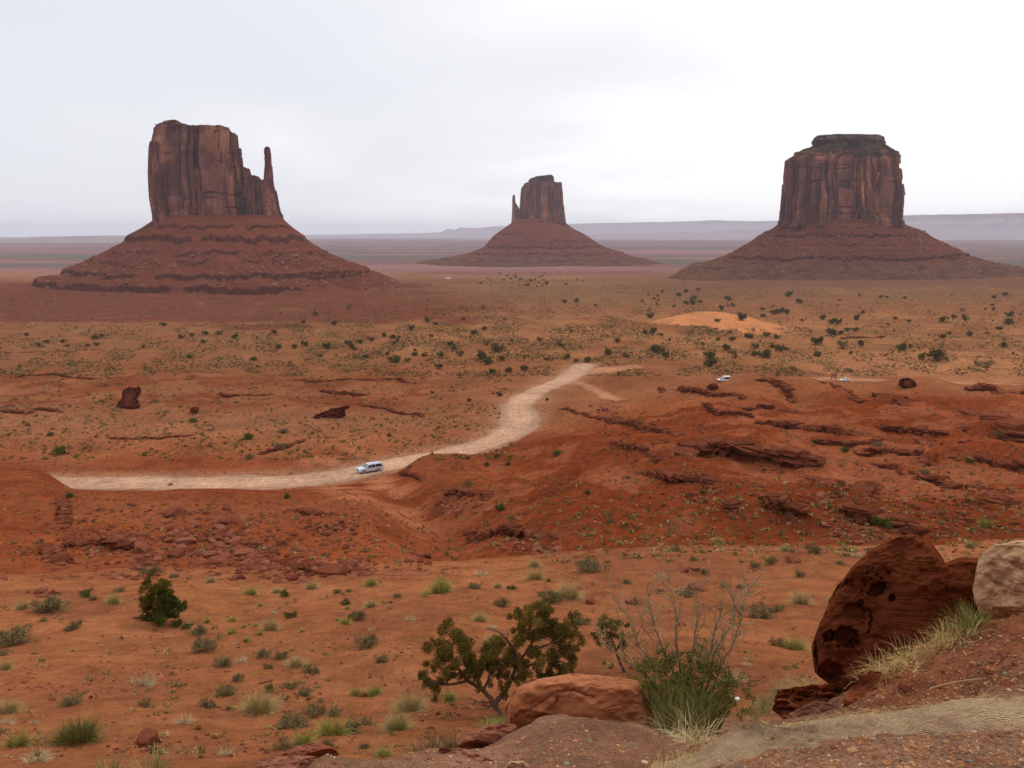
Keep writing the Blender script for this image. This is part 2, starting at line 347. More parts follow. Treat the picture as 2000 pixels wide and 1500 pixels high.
LD = np.concatenate([lin(0.5, 2.2, 25), lin(2.2, 7, 230), lin(7, 13, 70), lin(13, 45, 200), lin(45, 200, 400), lin(200, 450, 190), lin(450, 1200, 150), lin(1200, 26000, 150), [math.log(26000)]])
D = np.exp(LD)
Aq = np.concatenate([np.linspace(-1.7, -0.74, 30, endpoint=False), np.linspace(-0.74, 0.74, 1150), np.linspace(0.74, 1.7, 31)[1:]])
UU = sorted(PROF); tab = []
for U_ in UU:
    p = PROF[U_]; ss = [q[1] if q[1] < 50 else float(slope(q[1])) for q in p]
    tab.append(pchip([math.log(q[0]) for q in p], ss, LD))
tab = np.array(tab)
UG = 1000 + F * Aq / 1.03
S0 = pchip(UU, tab, UG)                      # (na, nd)
X = Aq[:, None] * D[None, :]; Yg = np.broadcast_to(D[None, :], X.shape).copy(); Z = -S0 * D[None, :]
NA, ND = X.shape
def zat(x, y):                                # ground height at world x, y
    x = np.asarray(x, float); y = np.asarray(y, float)
    i = np.interp(x / y, Aq, np.arange(NA)); j = np.interp(np.log(y), LD, np.arange(ND))
    i0 = np.clip(i.astype(int), 0, NA - 2); j0 = np.clip(j.astype(int), 0, ND - 2); fi = i - i0; fj = j - j0
    return (Z[i0, j0] * (1 - fi) * (1 - fj) + Z[i0 + 1, j0] * fi * (1 - fj) + Z[i0, j0 + 1] * (1 - fi) * fj + Z[i0 + 1, j0 + 1] * fi * fj)
def place(u, v, dmin=9.0, dmax=20000):        # first ground point seen at a pixel
    a = float(azi(u, v)); s = float(slope(v)); i = np.interp(a, Aq, np.arange(NA)); i0 = int(min(i, NA - 2)); f = i - i0
    zz = Z[i0] * (1 - f) + Z[i0 + 1] * f; g = -zz / D - s
    j0 = int(np.searchsorted(D, dmin)); j1 = int(np.searchsorted(D, dmax))
    k = np.nonzero(g[j0:j1] <= 0)[0]
    if len(k) == 0: j = j1 - 1; d = D[j]
    else:
        j = j0 + int(k[0])
        if j == j0: d = D[j]
        else:
            t = g[j - 1] / (g[j - 1] - g[j]); d = D[j - 1] + t * (D[j] - D[j - 1])
    return np.array([a * d, d, -s * d])
def polydist(P, x, y, r):                     # distance, side, arc fraction to a world polyline for points within r
    d = np.full(x.shape, 1e9); sd = np.zeros(x.shape); fr = np.zeros(x.shape)
    seg = np.linalg.norm(np.diff(P[:, :2], axis=0), axis=1); tot = seg.sum(); acc = 0
    for k in range(len(P) - 1):
        ax, ay = P[k, :2]; bx, by = P[k + 1, :2]
        t = np.clip(((x - ax) * (bx - ax) + (y - ay) * (by - ay)) / (seg[k] ** 2 + 1e-9), 0, 1)
        dx = x - ax - t * (bx - ax); dy = y - ay - t * (by - ay); q = np.hypot(dx, dy); mk = q < d
        d = np.where(mk, q, d); sd = np.where(mk, (bx - ax) * (y - ay) - (by - ay) * (x - ax), sd); fr = np.where(mk, (acc + t * seg[k]) / tot, fr)
        acc += seg[k]
    return d, np.sign(sd), fr
ROADPX = [(20, 944, 9), (200, 944, 10), (400, 943, 10), (560, 940, 9.5), (660, 928, 9.5), (730, 914, 9.5), (800, 900, 9.5), (900, 880, 9.5), (960, 862, 9.5), (1000, 840, 11), (1016, 815, 12), (1012, 795, 11), (1030, 775, 9), (1070, 755, 9), (1110, 738, 10), (1130, 722, 11), (1140, 713, 11)]
def atz(u, v, z): return at(u, v, -z / float(slope(v)))
zr_ = np.interp([p[0] for p in ROADPX], [0, 700, 900, 1000, 1140], [-51.5, -52, -53, -54.5, -58.5])
ROAD = np.array([atz(p[0], p[1], z) for p, z in zip(ROADPX, zr_)]); RW = np.array([p[2] for p in ROADPX]) / 2
def smooth_line(P, n):
    s = np.r_[0, np.cumsum(np.linalg.norm(np.diff(P, axis=0), axis=1))]; return pchip(s, P, np.linspace(0, s[-1], n))
PW = smooth_line(np.c_[ROAD, RW * 1.0], 70); ROAD, RW = PW[:, :3], PW[:, 3]
R2 = np.array([atz(u, v, z) for u, v, z in [(1120, 728, -58), (1160, 726, -58.5), (1200, 721, -59), (1236, 716, -60)]])
R3 = np.array([atz(u, v, z) for u, v, z in [(1560, 741, -66), (1620, 741, -68), (1700, 744, -69), (1800, 747, -69.5), (1900, 750, -70), (2100, 756, -70)]])
R4 = np.array([atz(u, v, z) for u, v, z in [(1130, 748, -57.5), (1160, 760, -57), (1190, 778, -55.5), (1220, 786, -55)]])
jr = (D > 120) & (D < 620)
xs, ys = X[:, jr], Yg[:, jr]
rd, _, rf = polydist(ROAD, xs, ys, 30); hw = np.interp(rf, np.linspace(0, 1, len(RW)), RW); zroad = np.interp(rf, np.linspace(0, 1, len(RW)), ROAD[:, 2])
wob = 1.4 * noise2(xs / 9, ys / 9, 3) + 0.6 * noise2(xs / 3, ys / 3, 4)
flat = 1 - sst(0, 9, rd - hw); Z[:, jr] += flat * (zroad - Z[:, jr])
ROADM = np.zeros(X.shape); ROADM[:, jr] = 1 - sst(-0.6, 0.9, rd - hw + wob)
TRACK = np.zeros(X.shape)
for Pn, w_ in ((R2, 5.0), (R3, 4.5), (R4, 2.2)):
    q, _, f_ = polydist(Pn, xs, ys, 20); zz = np.interp(f_, np.linspace(0, 1, len(Pn)), Pn[:, 2])
    fl = 1 - sst(0, 12, q - w_); Z[:, jr] += fl * (1 - flat) * (zz - Z[:, jr])
    TRACK[:, jr] = np.maximum(TRACK[:, jr], 1 - sst(-1.2, 1.5, q - w_ + wob)); flat = np.maximum(flat, fl)
FLAT = np.zeros(X.shape); FLAT[:, jr] = flat
# dune humps
def hump(u, v, d, h, rx, ry):
    global Z
    c = at(u, v, d); q = ((X - c[0]) / rx) ** 2 + ((Yg - c[1]) / ry) ** 2
    w = np.exp(-q * 1.2); Z = Z + h * w * (1 - FLAT); return w
DUNE = hump(1402, 640, 640, 14.0, 54, 55)
hump(900, 660, 560, 3.5, 60, 60); hump(1060, 640, 640, 3.5, 70, 50)
hump(822, 905, 163, 1.8, 6, 7); hump(1030, 850, 208, 1.6, 6, 7); hump(50, 930, 152, 1.5, 10, 8)
hump(1280, 735, 300, 5.0, 20, 22)
# relief noise, stronger on the slopes
lnD = np.log(Yg); UGq = 1000 + F * X / Yg / 1.03
def band(a, b, c, d_): return sst(math.log(a), math.log(b), lnD) * (1 - sst(math.log(c), math.log(d_), lnD))
slopeM = band(42, 62, 175, 330); sandM = band(10, 14, 40, 50); plainM = band(185, 300, 900, 1400); farM = band(900, 1500, 20000, 29000); nearM = 1 - sst(math.log(7), math.log(11), lnD)
keep = 1 - FLAT
wx = X + 6 * noise2(X / 30, Yg / 30, 41); wy = Yg + 6 * noise2(X / 30, Yg / 30, 42)
rid = 1 - 2 * np.abs(noise2(wx / 26, wy / 34, 43)); rid2 = 1 - 2 * np.abs(noise2(wx / 9, wy / 11, 44))
Z += keep * slopeM * (1 - 0.75 * band(105, 135, 185, 215) * (1 - sst(830, 930, UGq))) * (1.3 * fbm2(X / 30, Yg / 30, 3, 11) + 1.0 * (rid - 0.55) + 0.55 * (rid2 - 0.5) + 0.30 * fbm2(X / 3, Yg / 3, 4, 13, .6))
Z += keep * band(55, 70, 170, 200) * sst(950, 1150, UGq) * (1.6 * fbm2(X / 38 + 5, Yg / 55, 3, 14) + 1.1 * (0.5 - np.abs(noise2(wx / 15, wy / 24, 45)) * 2))
Z += sandM * (0.30 * fbm2(X / 7, Yg / 7, 3, 21) + 0.035 * fbm2(X / 0.7, Yg / 0.7, 3, 22))
Z += keep * plainM * (2.3 * fbm2(X / 60, Yg / 45, 4, 31) + 0.5 * (1 - 2 * np.abs(noise2(wx / 22, wy / 16, 33))))
Z += farM * (3.0 * fbm2(X / 420, Yg / 420, 4, 36))
Z += nearM * sst(math.log(1.5), math.log(3), lnD) * (0.05 * fbm2(X / 0.8, Yg / 0.8, 4, 51) + 0.012 * fbm2(X / 0.12, Yg / 0.12, 3, 52))
rgt = sst(1560, 1750, 1000 + F * X / Yg / 1.1) * band(3.4, 3.9, 5.5, 6.5)       # clumpy earth berm
Z += rgt * (0.045 * (1 - 2 * np.abs(noise2(X / 0.22, Yg / 0.22, 55))) + 0.03 * np.abs(noise2(X / 0.07, Yg / 0.07, 56)))
GP = smooth_line(np.array([at(u, v, d_) for u, v, d_ in [(770, 925, 150), (800, 955, 128), (840, 995, 98), (890, 1040, 72), (960, 1075, 56), (1080, 1086, 47)]]), 40)
jg = (D > 40) & (D < 165); gq, _, gf = polydist(GP, X[:, jg] + 1.5 * noise2(X[:, jg] / 6, Yg[:, jg] / 6, 57), Yg[:, jg], 40)
Z[:, jg] -= 2.2 * sst(0, .25, gf) * np.exp(-(gq / 4.5) ** 2) * sst(0, .15, 1 - gf) - 1.1 * np.exp(-((gq - 10) / 5) ** 2) * sst(0, .3, gf) * sst(0, .3, 1 - gf)
# low terraces (thin hard beds) on the left plain
lt = band(240, 300, 800, 1000) * (1 - sst(900, 1050, 1000 + F * X / Yg / 1.03))
q = Z / 1.7 + 0.8 * fbm2(X / 70, Yg / 70, 2, 61); fr_ = q - np.floor(q)
Z += lt * 0.75 * (sst(0.42, 0.52, fr_) - fr_) * sst(-0.1, 0.3, noise2(X / 40, Yg / 40, 62)) * keep
ap = sst(860, 930, Yg) * (1 - sst(1300, 1500, Yg)) * (1 - sst(760, 1000, UGq + 60 * noise2(X / 200, Yg / 200, 63)))
q = Z / 1.9 + 0.25 * fbm2(X / 160, Yg / 160, 3, 64); fr_ = q - np.floor(q)
Z += ap * 1.9 * (sst(0.38, 0.55, fr_) - fr_)
TERR = ap * sst(.36, .40, fr_) * (1 - sst(.52, .60, fr_)) * sst(-.25, .1, noise2(X / 90, Yg / 90, 65))
# ledges: world polylines where a hard bed breaks out of the slope
LEDGE_PX = [
 ('long thin ledge high on the right slope below the open truck', [(1292, 757), (1340, 762), (1388, 771), (1456, 776)], 0.9),
 ('broken ledge running down from the crest right of the lone shrub', [(1480, 742), (1520, 750), (1540, 764), (1556, 786)], 1.1),
 ('crumbling diagonal ledge below the white car', [(1600, 746), (1624, 754), (1648, 770), (1682, 787)], 1.2),
 ('longest and thickest ledge, running to the right edge below the crest', [(1708, 774), (1760, 782), (1800, 797), (1840, 807), (1888, 811), (1940, 824), (1968, 836), (2010, 852), (2060, 860)], 2.1),
 ('layered ledge at the right edge just under the dirt road', [(1890, 762), (1940, 761), (2000, 770), (2060, 776)], 1.5),
 ('ledge in the middle of the right slope above the long double ledge', [(1478, 826), (1520, 828), (1560, 834), (1612, 840), (1672, 851)], 1.0),
 ('long double ledge across the middle of the red slope', [(1322, 886), (1360, 879), (1392, 876), (1446, 877), (1462, 892), (1504, 894), (1552, 898), (1604, 903)], 1.25),
 ('ledge right of the long double ledge, ending in tumbled blocks', [(1674, 886), (1704, 883), (1760, 887), (1800, 889), (1838, 908)], 1.0),
 ('thin overhanging ledge nearest the gully on the red slope', [(1252, 922), (1304, 930), (1336, 936), (1384, 934), (1424, 948), (1492, 954)], 0.65),
 ('low ledge below the right end of the long double ledge', [(1552, 934), (1600, 940), (1640, 945), (1704, 951)], 0.9),
 ('short ledge low on the slope towards the right edge', [(1792, 932), (1840, 940), (1880, 954), (1905, 951)], 0.7),
 ('blocky ledge on the left shoulder of the red slope', [(1200, 816), (1232, 824), (1264, 840), (1332, 853)], 0.9),
 ('thin ledge on the left flank, curving down to the right', [(1196, 861), (1228, 870), (1264, 884), (1290, 897)], 0.6),
 ('short ledge continuing down the slope to the square rock block', [(1476, 968), (1512, 984), (1556, 997)], 0.7),
 ('ledge beside the bright green bush low on the right', [(1648, 992), (1680, 1004), (1720, 1020), (1784, 1034)], 0.7),
 ('fractured ledge in the gully floor at the centre', [(916, 1036), (960, 1040), (1000, 1038), (1040, 1045), (1096, 1049)], 0.55),
 ('dark broken ledge beside the gully', [(874, 966), (900, 962), (930, 964), (956, 975)], 0.6),
 ('short ledge on the mound beside the road', [(784, 922), (806, 927), (828, 938)], 0.5),
 ('rocky step at the left, above the sand', [(120, 976), (128, 1000), (126, 1024)], 0.6),
 ('rough crumbling ledge at the far left slope', [(92, 1068), (112, 1082), (128, 1100)], 0.5),
 ('low ledge along the foot of the left rocky hill', [(150, 1046), (200, 1058), (260, 1068), (300, 1092)], 0.45),
 ('ledge bordering the sand field at the centre', [(560, 1098), (600, 1108), (640, 1120), (700, 1126)], 0.5),
 ('thin red ledge crossing the scrub left of the road', [(630, 762), (668, 768), (716, 771)], 1.0),
 ('flat ledge above the track at the left, near the road', [(506, 888), (530, 880), (560, 872), (596, 858)], 0.6),
 ('layered ledge at the far left of the scrub plain', [(0, 802), (40, 806), (80, 800), (120, 806)], 0.8),
 ('thin ledge just above the blocky ledge on the left shoulder', [(1330, 800), (1400, 806), (1470, 815)], 0.5),
 ('thin ledge under the crest, between the diagonal ledges', [(1440, 798), (1500, 796), (1566, 804)], 0.6),
 ('thin ledge midway between the middle ledge and the long double ledge', [(1400, 850), (1460, 856), (1530, 864)], 0.5),
 ('thin ledge right of centre, above the ledge with tumbled blocks', [(1590, 862), (1640, 866), (1720, 864)], 0.6),
 ('thin ledge below the thickest ledge', [(1716, 836), (1770, 842), (1840, 852)], 0.7),
 ('thin ledge running off the right edge, halfway down the slope', [(1850, 894), (1920, 900), (2000, 911), (2050, 914)], 0.8),
 ('low broken ledge under the thin overhanging ledge', [(1300, 962), (1360, 972), (1430, 986)], 0.45),
 ('low ledge at the right edge above the tan boulder', [(1850, 986), (1920, 992), (2010, 988)], 0.6),
 ('short thin ledge beside the ledge low on the slope', [(1700, 906), (1750, 914), (1792, 924)], 0.5),
 ('thin ledge on the flank nearest the road bend', [(1096, 798), (1150, 812), (1196, 828)], 0.5),
 ('faint red bed at the far left, above the layered ledge', [(30, 738), (110, 732), (190, 740)], 0.7),
 ('faint red bed above the thin red ledge left of the road', [(560, 742), (630, 746), (720, 742), (800, 748)], 0.7),
 ('faint red bed between the stool-like and the overhanging outcrops', [(390, 768), (450, 774), (530, 770)], 0.7),
 ('broken bed sloping down towards the road bend', [(700, 788), (760, 800), (826, 814)], 0.6),
 ('low bed crossing the bare flat at the left', [(210, 852), (280, 856), (380, 850)], 0.5),
 ('rough bed above the rocky hill, just under the road', [(560, 996), (600, 1000), (650, 1006)], 0.45),
 ('small red bed in the scrub at the left', [(0, 690), (60, 688), (120, 686), (200, 682)], 0.6),
 ('dark red bed in the orange scrub at the right', [(1646, 662), (1680, 660), (1730, 656)], 1.2),
]
LEDGES = []
for lab, px, h in LEDGE_PX:
    P = np.array([place(u, v, 40) for u, v in px]); P = smooth_line(P, max(12, int(len(P) * 8))); LEDGES.append((lab, P, h * 1.45))
for lab, P, h in LEDGES:
    y0, y1 = P[:, 1].min() - 12, P[:, 1].max() + 12
    jj = np.nonzero((D > y0) & (D < y1))[0]; a0, a1 = (P[:, 0] / P[:, 1]).min() - 0.06, (P[:, 0] / P[:, 1]).max() + 0.06
    ii = np.nonzero((Aq > a0) & (Aq < a1))[0]; sl = np.ix_(ii, jj)
    x_, y_ = X[sl], Yg[sl]; q, sd, fr = polydist(P, x_ + 0.5 * noise2(x_ / 1.5, y_ / 1.5, 71), y_ + 0.8 * noise2(x_ / 2, y_ / 2, 72), 12)
    dirx = P[-1, 0] - P[0, 0]; sgn = sd if dirx > 0 else -sd
    tp = sst(0, 0.12, fr) * (1 - sst(0.88, 1, fr)) * (0.7 + 0.5 * noise2(fr * 9, fr * 0 + h, 5))
    Z[sl] += h * tp * np.where(sgn > 0, 0.62 * np.exp(-q / (3.0 * h + 1)), -0.38 * np.exp(-q / (1.6 * h + .4)))
# ------------------------------------------------------------------ ground colours (what the soil itself is)
UGr = 1000 + F * X / Yg / 1.03
PU, PV = proj(X, Yg, Z)
def C3(*c): return np.array(c, float)
COLR = np.zeros(X.shape + (3,)); COLR[:] = C3(0.46, 0.175, 0.080)                     # sand
n_a = fbm2(X / 9, Yg / 9, 4, 81); n_b = fbm2(X / 40, Yg / 40, 4, 82); n_c = fbm2(X / 2.2, Yg / 2.2, 3, 83)
def lay(c, w):
    global COLR
    w = np.clip(w, 0, 1)[..., None]; COLR = COLR * (1 - w) + C3(*c) * w
lay((0.37, 0.135, 0.070), 0.75 * sst(-0.1, 0.5, n_a) * sandM)
lay((0.50, 0.20, 0.095), 0.6 * sst(0.1, 0.6, -n_a) * sandM)
lay((0.40, 0.205, 0.135), nearM)                                                     # stony earth near the feet
lay((0.46, 0.26, 0.18), nearM * sst(0, .5, n_c) * .7)
lay((0.36, 0.125, 0.065), rgt * 0.9)
edge = np.interp(UGr, [-400, 0, 400, 800, 1000, 1200, 1500, 2200], [39, 40, 43, 45, 46, 48, 50, 50])
sl_w = sst(-1, 1, (Yg - edge) / 2.2 + 1.2 * n_c) * (1 - sst(200, 240, Yg))
lay((0.335, 0.108, 0.048), sl_w)
redR = sl_w * sst(850, 1050, UGr + 60 * n_b) * (1 - sst(215, 245, Yg))
lay((0.285, 0.075, 0.028), redR * 0.9)
lay((0.40, 0.150, 0.080), redR * sst(-0.05, 0.45, n_a + n_b) * 0.75)
lay((0.24, 0.066, 0.032), sl_w * sst(0.1, 0.6, -n_a - 0.6 * n_b) * 0.6)
lay((0.40, 0.16, 0.085), sl_w * sst(0.25, 0.7, n_b) * 0.45)
# light worn track below the road
tx = sl_w * (1 - sst(40, 130, np.abs(UGr - (700 + 60 * (150 - Yg) / 60)))) * sst(75, 100, Yg); lay((0.60, 0.26, 0.15), tx * 0.85 * sst(-0.4, 0.4, n_a))
pl = sst(176, 215, Yg + 10 * n_b)
lay((0.40, 0.155, 0.075), pl)
lay((0.44, 0.19, 0.10), pl * (1 - sst(230, 300, Yg)) * (1 - sst(600, 1000, UGr)) * 0.8)
lay((0.30, 0.085, 0.038), pl * band(250, 280, 330, 420) * (1 - sst(820, 950, UGr + 80 * n_b)) * sst(-0.3, 0.2, n_b + n_a * .5) * 0.9)
lay((0.38, 0.180, 0.088), pl * sst(380, 520, Yg) * sst(-0.35, 0.35, n_b) * 0.75)
lay((0.52, 0.23, 0.105), pl * band(380, 480, 800, 950) * sst(700, 860, UGr) * sst(-0.35, 0.25, fbm2(X / 80, Yg / 60, 3, 91)) * 0.9)
lay((0.25, 0.078, 0.045), sst(660, 930, Yg + 260 * fbm2(X / 150, Yg / 120, 4, 101) + 0.12 * (UGr - 600)) * (1 - sst(1500, 2200, Yg)) * (1 - sst(820, 1120, UGr + 100 * n_b)))
fb = sst(900, 1250, Yg) * sst(700, 1100, UGr + (Yg - 900) * 0.1)
lay((0.28, 0.145, 0.078), fb * 0.8)
lay((0.35, 0.185, 0.095), fb * sst(0.0, 0.4, fbm2(X / 200, Yg / 120, 4, 93)) * (1 - sst(2000, 3500, Yg)))
lay((0.255, 0.115, 0.078), sst(1180, 1420, Yg + 120 * n_b) * (1 - sst(2000, 2500, Yg)) * sst(1150, 1450, UGr + 90 * n_b) * .85)
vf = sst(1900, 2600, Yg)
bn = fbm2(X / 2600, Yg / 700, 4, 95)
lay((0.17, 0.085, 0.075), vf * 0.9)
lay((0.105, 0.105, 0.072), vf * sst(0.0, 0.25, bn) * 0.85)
lay((0.23, 0.085, 0.065), sst(1900, 2100, Yg) * (1 - sst(2700, 3200, Yg)) * sst(760, 860, UGr) * (1 - sst(1230, 1330, UGr)) * .85)
lay((0.27, 0.15, 0.125), vf * sst(0.12, 0.4, -bn) * 0.7)
lay((0.15, 0.065, 0.055), sst(4000, 9000, Yg) * sst(0, 0.3, fbm2(X / 5000, Yg / 2200, 3, 97)) * 0.6)
dm = sst(0.28, 0.40, DUNE + 0.17 * n_a + .05 * n_c) ; lay((0.80, 0.335, 0.15), dm)
lay((0.62, 0.27, 0.13), sst(0.15, 0.4, np.exp(-(((UGr - 1900) / 260) ** 2 + ((Yg - 450) / 55) ** 2)) + 0.25 * n_b) * pl * (1 - dm) * .8)
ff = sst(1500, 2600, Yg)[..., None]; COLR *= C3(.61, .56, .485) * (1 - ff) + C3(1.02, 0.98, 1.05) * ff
lay_s = np.clip(sl_w, 0, 1)[..., None]; COLR *= 1 - lay_s * (1 - C3(1.10, .96, .88))
rn = fbm2(X / 5, Yg / 5, 4, 99)
RC = C3(0.45, 0.255, 0.155) * (1 + 0.05 * rn[..., None]) ; RC = RC * (1 - sst(0.1, .6, rn)[..., None] * .12) + C3(0.54, 0.335, 0.215) * sst(0.1, .6, rn)[..., None] * .12
lay((0.135, 0.040, 0.024), TERR * .85)
rdF = np.full(X.shape, 99.0); rdF[:, jr] = rd
rut = sum(np.exp(-((rdF - k) / .45) ** 2) for k in (.9, 2.9)); RC = RC * (1 + .16 * rut * sst(-.5, .3, rn))[..., None] * (1 - .22 * sst(2.5, 4.8, rdF + .8 * rn))[..., None]
lay((0.36, 0.165, 0.085), np.exp(-(rdF / 9.5) ** 4) * .7 * (1 - ROADM))
lay((0.39, 0.175, 0.093), TRACK * 0.85)
COLR = COLR * (1 - ROADM[..., None]) + RC * ROADM[..., None]
SCRUB = np.clip(pl * sst(260, 420, Yg) * (1 - sst(2500, 4000, Yg)) * (0.85 - 0.5 * np.exp(-((n_b) / .15) ** 2) * 0) + 0.10 * pl, 0, 1) * (1 - dm) * (1 - ROADM) * (1 - TRACK)
SCRUB *= 1 - 0.75 * sst(760, 860, Yg) * (1 - sst(820, 1050, UGr))
ROCKY = np.clip(0.25 + 0.75 * slopeM + 0.4 * plainM + rgt, 0, 1) * (1 - 0.85 * np.maximum(ROADM, TRACK)) * (1 - 0.8 * dm)
NEAR = np.clip(nearM * 1.0 + 0.35 * sandM, 0, 1)
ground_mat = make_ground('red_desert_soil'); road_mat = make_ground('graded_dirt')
Vt = np.stack([X, Yg, Z], -1).reshape(-1, 3)
# face grid: index = i*ND + j ; ccw from above
i = np.arange(NA - 1)[:, None]; j = np.arange(ND - 1)[None, :]
Fg = np.stack([i * ND + j, (i + 1) * ND + j, (i + 1) * ND + j + 1, i * ND + j + 1], -1).reshape(-1, 4)
rm = (ROADM[:-1, :-1] + ROADM[1:, 1:]).ravel() > 1.0
def submesh(name, Fs, mat):
    idx, inv = np.unique(Fs.ravel(), return_inverse=True)
    return mesh(name, Vt[idx], inv.reshape(-1, 4), mat, None, COLR.reshape(-1, 3)[idx], True,
                {'rocky': ROCKY.ravel()[idx], 'scrub': SCRUB.ravel()[idx], 'near': NEAR.ravel()[idx]})
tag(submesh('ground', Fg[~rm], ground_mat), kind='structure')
tag(submesh('dirt_road', Fg[rm], road_mat), kind='structure')

# ------------------------------------------------------------------ buttes
cliff_mat = make_butte('varnished_sandstone', (0.105, 0.040, 0.035), (0.225, 0.080, 0.056), (0.37, 0.150, 0.080))
cap_mat = make_butte('grey_cap_sandstone', (0.10, 0.062, 0.048), (0.16, 0.088, 0.058), (0.22, 0.14, 0.085))
talus_mat = make_talus('red_talus', (0.145, 0.040, 0.021), (0.205, 0.058, 0.029), (0.20, 0.088, 0.052))
rubble_mat = make_rock('talus_rubble', (0.32, 0.155, 0.10), (0.13, 0.045, 0.028), 0.2, 0.3)

def tower(name, Dm, sil, top, parent, mat, q=0.75, n=3.2, crackw=0.10, A=0.045, seed=1, nth=900, nh=200, freq=1.0, strata=(0.0, 0.0), yo=0.0, cap_rough=0.01):
    """rock column from silhouette rows (v, uL, uR) bottom to top and a top line (u, v)"""
    vs = np.array([s[0] for s in sil], float); uL = np.array([s[1] for s in sil], float); uR = np.array([s[2] for s in sil], float)
    zs = -slope(vs) * Dm; xl = azi(uL, vs) * Dm; xr = azi(uR, vs) * Dm
    zb = zs.min(); o = np.argsort(zs); zs, xl, xr = zs[o], xl[o], xr[o]
    tu = np.array([t_[0] for t_ in top], float); tv = np.array([t_[1] for t_ in top], float)
    tX = azi(tu, tv) * Dm; tZ = -slope(tv) * Dm
    H = tZ.max() - zb; S = (xr - xl).max()
    th = np.linspace(0, 2 * math.pi, nth, endpoint=False) ; th = th - 0.0
    cx, sx = np.sign(np.cos(th)) * np.abs(np.cos(th)) ** (2 / n), np.sign(np.sin(th)) * np.abs(np.sin(th)) ** (2 / n)
    t = np.linspace(0, 1, nh)[:, None]
    znom = zb + t * H
    L_ = np.interp(znom, zs, xl); R_ = np.interp(znom, zs, xr); mid = (L_ + R_) / 2; hwid = (R_ - L_) / 2
    hwid = hwid * 0.965; x = mid + hwid * cx[None, :]
    zt = np.interp(x, tX, tZ); z = zb + t * (np.minimum(zt, zb + H) - zb)
    L_ = np.interp(z, zs, xl); R_ = np.interp(z, zs, xr); mid = (L_ + R_) / 2; hwid = (R_ - L_) / 2 * 0.965
    ux, uy = cx[None, :] + 0 * t, sx[None, :] * q + 0 * t
    arc = np.cumsum(np.hypot(np.diff(np.r_[cx, cx[0]]), q * np.diff(np.r_[sx, sx[0]])))
    arc = arc[None, :] + 0 * t; P_ = arc[0, -1]
    fr = freq
    wz = z / S
    wa = arc + 0.05 * noise2(wz * 5 + arc * 0, arc * 3, seed + 9)
    # joint cracks, column offsets, flutes
    rt = np.random.default_rng(seed + 50); nj = max(6, int(P_ * 6.5 * fr)); jo = np.sort(rt.random(nj)) * P_; jo = jo + .3 * (np.linspace(0, P_, nj) - jo)
    wob = 0.03 * noise2(wz * 4, arc * 1.5, seed + 9) + 0.012 * noise2(wz * 14, arc * 4, seed + 10); wa = arc + wob
    pid = np.searchsorted(jo, wa) % nj; tz = (z - zb) / H
    brk = np.sort(rt.random((nj, 3)), axis=1); lev = (tz[..., None] + .03 * noise2(arc * 6, wz * 3, seed + 12)[..., None] > brk[pid]).sum(-1)
    off = rt.normal(size=(nj, 4)) * .55 + rt.normal(size=(nj, 1)) * .7; off = off - .35 * np.arange(4)[None, :]; tintp = 1 + .22 * rt.normal(size=(nj, 4)) * .8
    c1 = noise2(wa * 2.2 * fr, wz * 0.8, seed); c2 = noise2(wa * 7 * fr, wz * 2.5, seed + 1); c3 = noise2(wa * 21 * fr, wz * 8, seed + 2)
    disp = A * (0.8 * c1 + 0.35 * c2 + 0.14 * c3 + .80 * off[pid, lev])
    dj_ = np.min(np.abs(wa[..., None] - jo[None, None, :]), -1) if wa.size * nj < 3e7 else np.minimum(np.abs(wa - jo[pid - 1]), np.abs(wa - jo[np.minimum(pid, nj - 1)]))
    jd = (.5 + 1.1 * rt.random(nj + 1))[np.searchsorted(jo, wa)]; disp -= A * .8 * jd * np.exp(-(dj_ / (crackw * .16)) ** 2)
    fl = sst(0, .35, noise2(wa * 1.3 + 7, wz * .8, seed + 14)); disp -= fl * A * .55 * np.exp(-(c2 / crackw) ** 2)
    for hk in rt.random(7): disp -= A * .45 * np.exp(-((tz - hk - .02 * noise2(arc * 3, 0 * arc + hk * 9, seed + 21)) / .006) ** 2) * sst(-.1, .2, noise2(arc * 2.5, 0 * arc + hk * 30, seed + 22))
    tcol = tintp[pid, lev]
    b0, b1 = strata
    tt = (z - zb) / H
    st = (np.sin(z / H * 90 + 3 * noise2(arc * 2, wz * 2, seed + 3)) > 0).astype(float)
    disp += A * 0.35 * st * (sst(b0, b0 * 0.5, tt) if b0 else 0) + (A * 0.5 * (st - .5) * sst(1 - b1, 1 - b1 * 0.6, tt) if b1 else 0)
    disp += (0.02 * (1 - sst(0, 0.10, tt)) if b0 else 0); tcol = tcol * (1 - (.28 * st * sst(b0, b0 * .5, tt) if b0 else 0)) * (1 - (.2 * st * sst(1 - b1, 1 - b1 * .6, tt) if b1 else 0))
    disp *= 1 - 0.3 * np.exp(-((np.abs(cx)[None, :] - 1) / 0.02) ** 2)
    x = mid + hwid * ux + S / 2 * disp * cx[None, :]; y = Dm + yo + (S / 2 if q < 5 else 1) * 0 + hwid * uy + S / 2 * disp * sx[None, :]
    z = z + 0.0 * x
    jag = cap_rough * H * fbm2(x / S * 9, y / S * 9, 3, seed + 20) * sst(0.75, 1.0, t)
    z = z + jag
    az_ = float(np.mean((xl + xr) / 2)) / Dm; x = x + az_ * (y - Dm)
    V = [np.stack([x, y, z], -1).reshape(-1, 3)]
    # cap rings
    xc, yc = x[-1].mean(), y[-1].mean(); nr = 26; capz = []
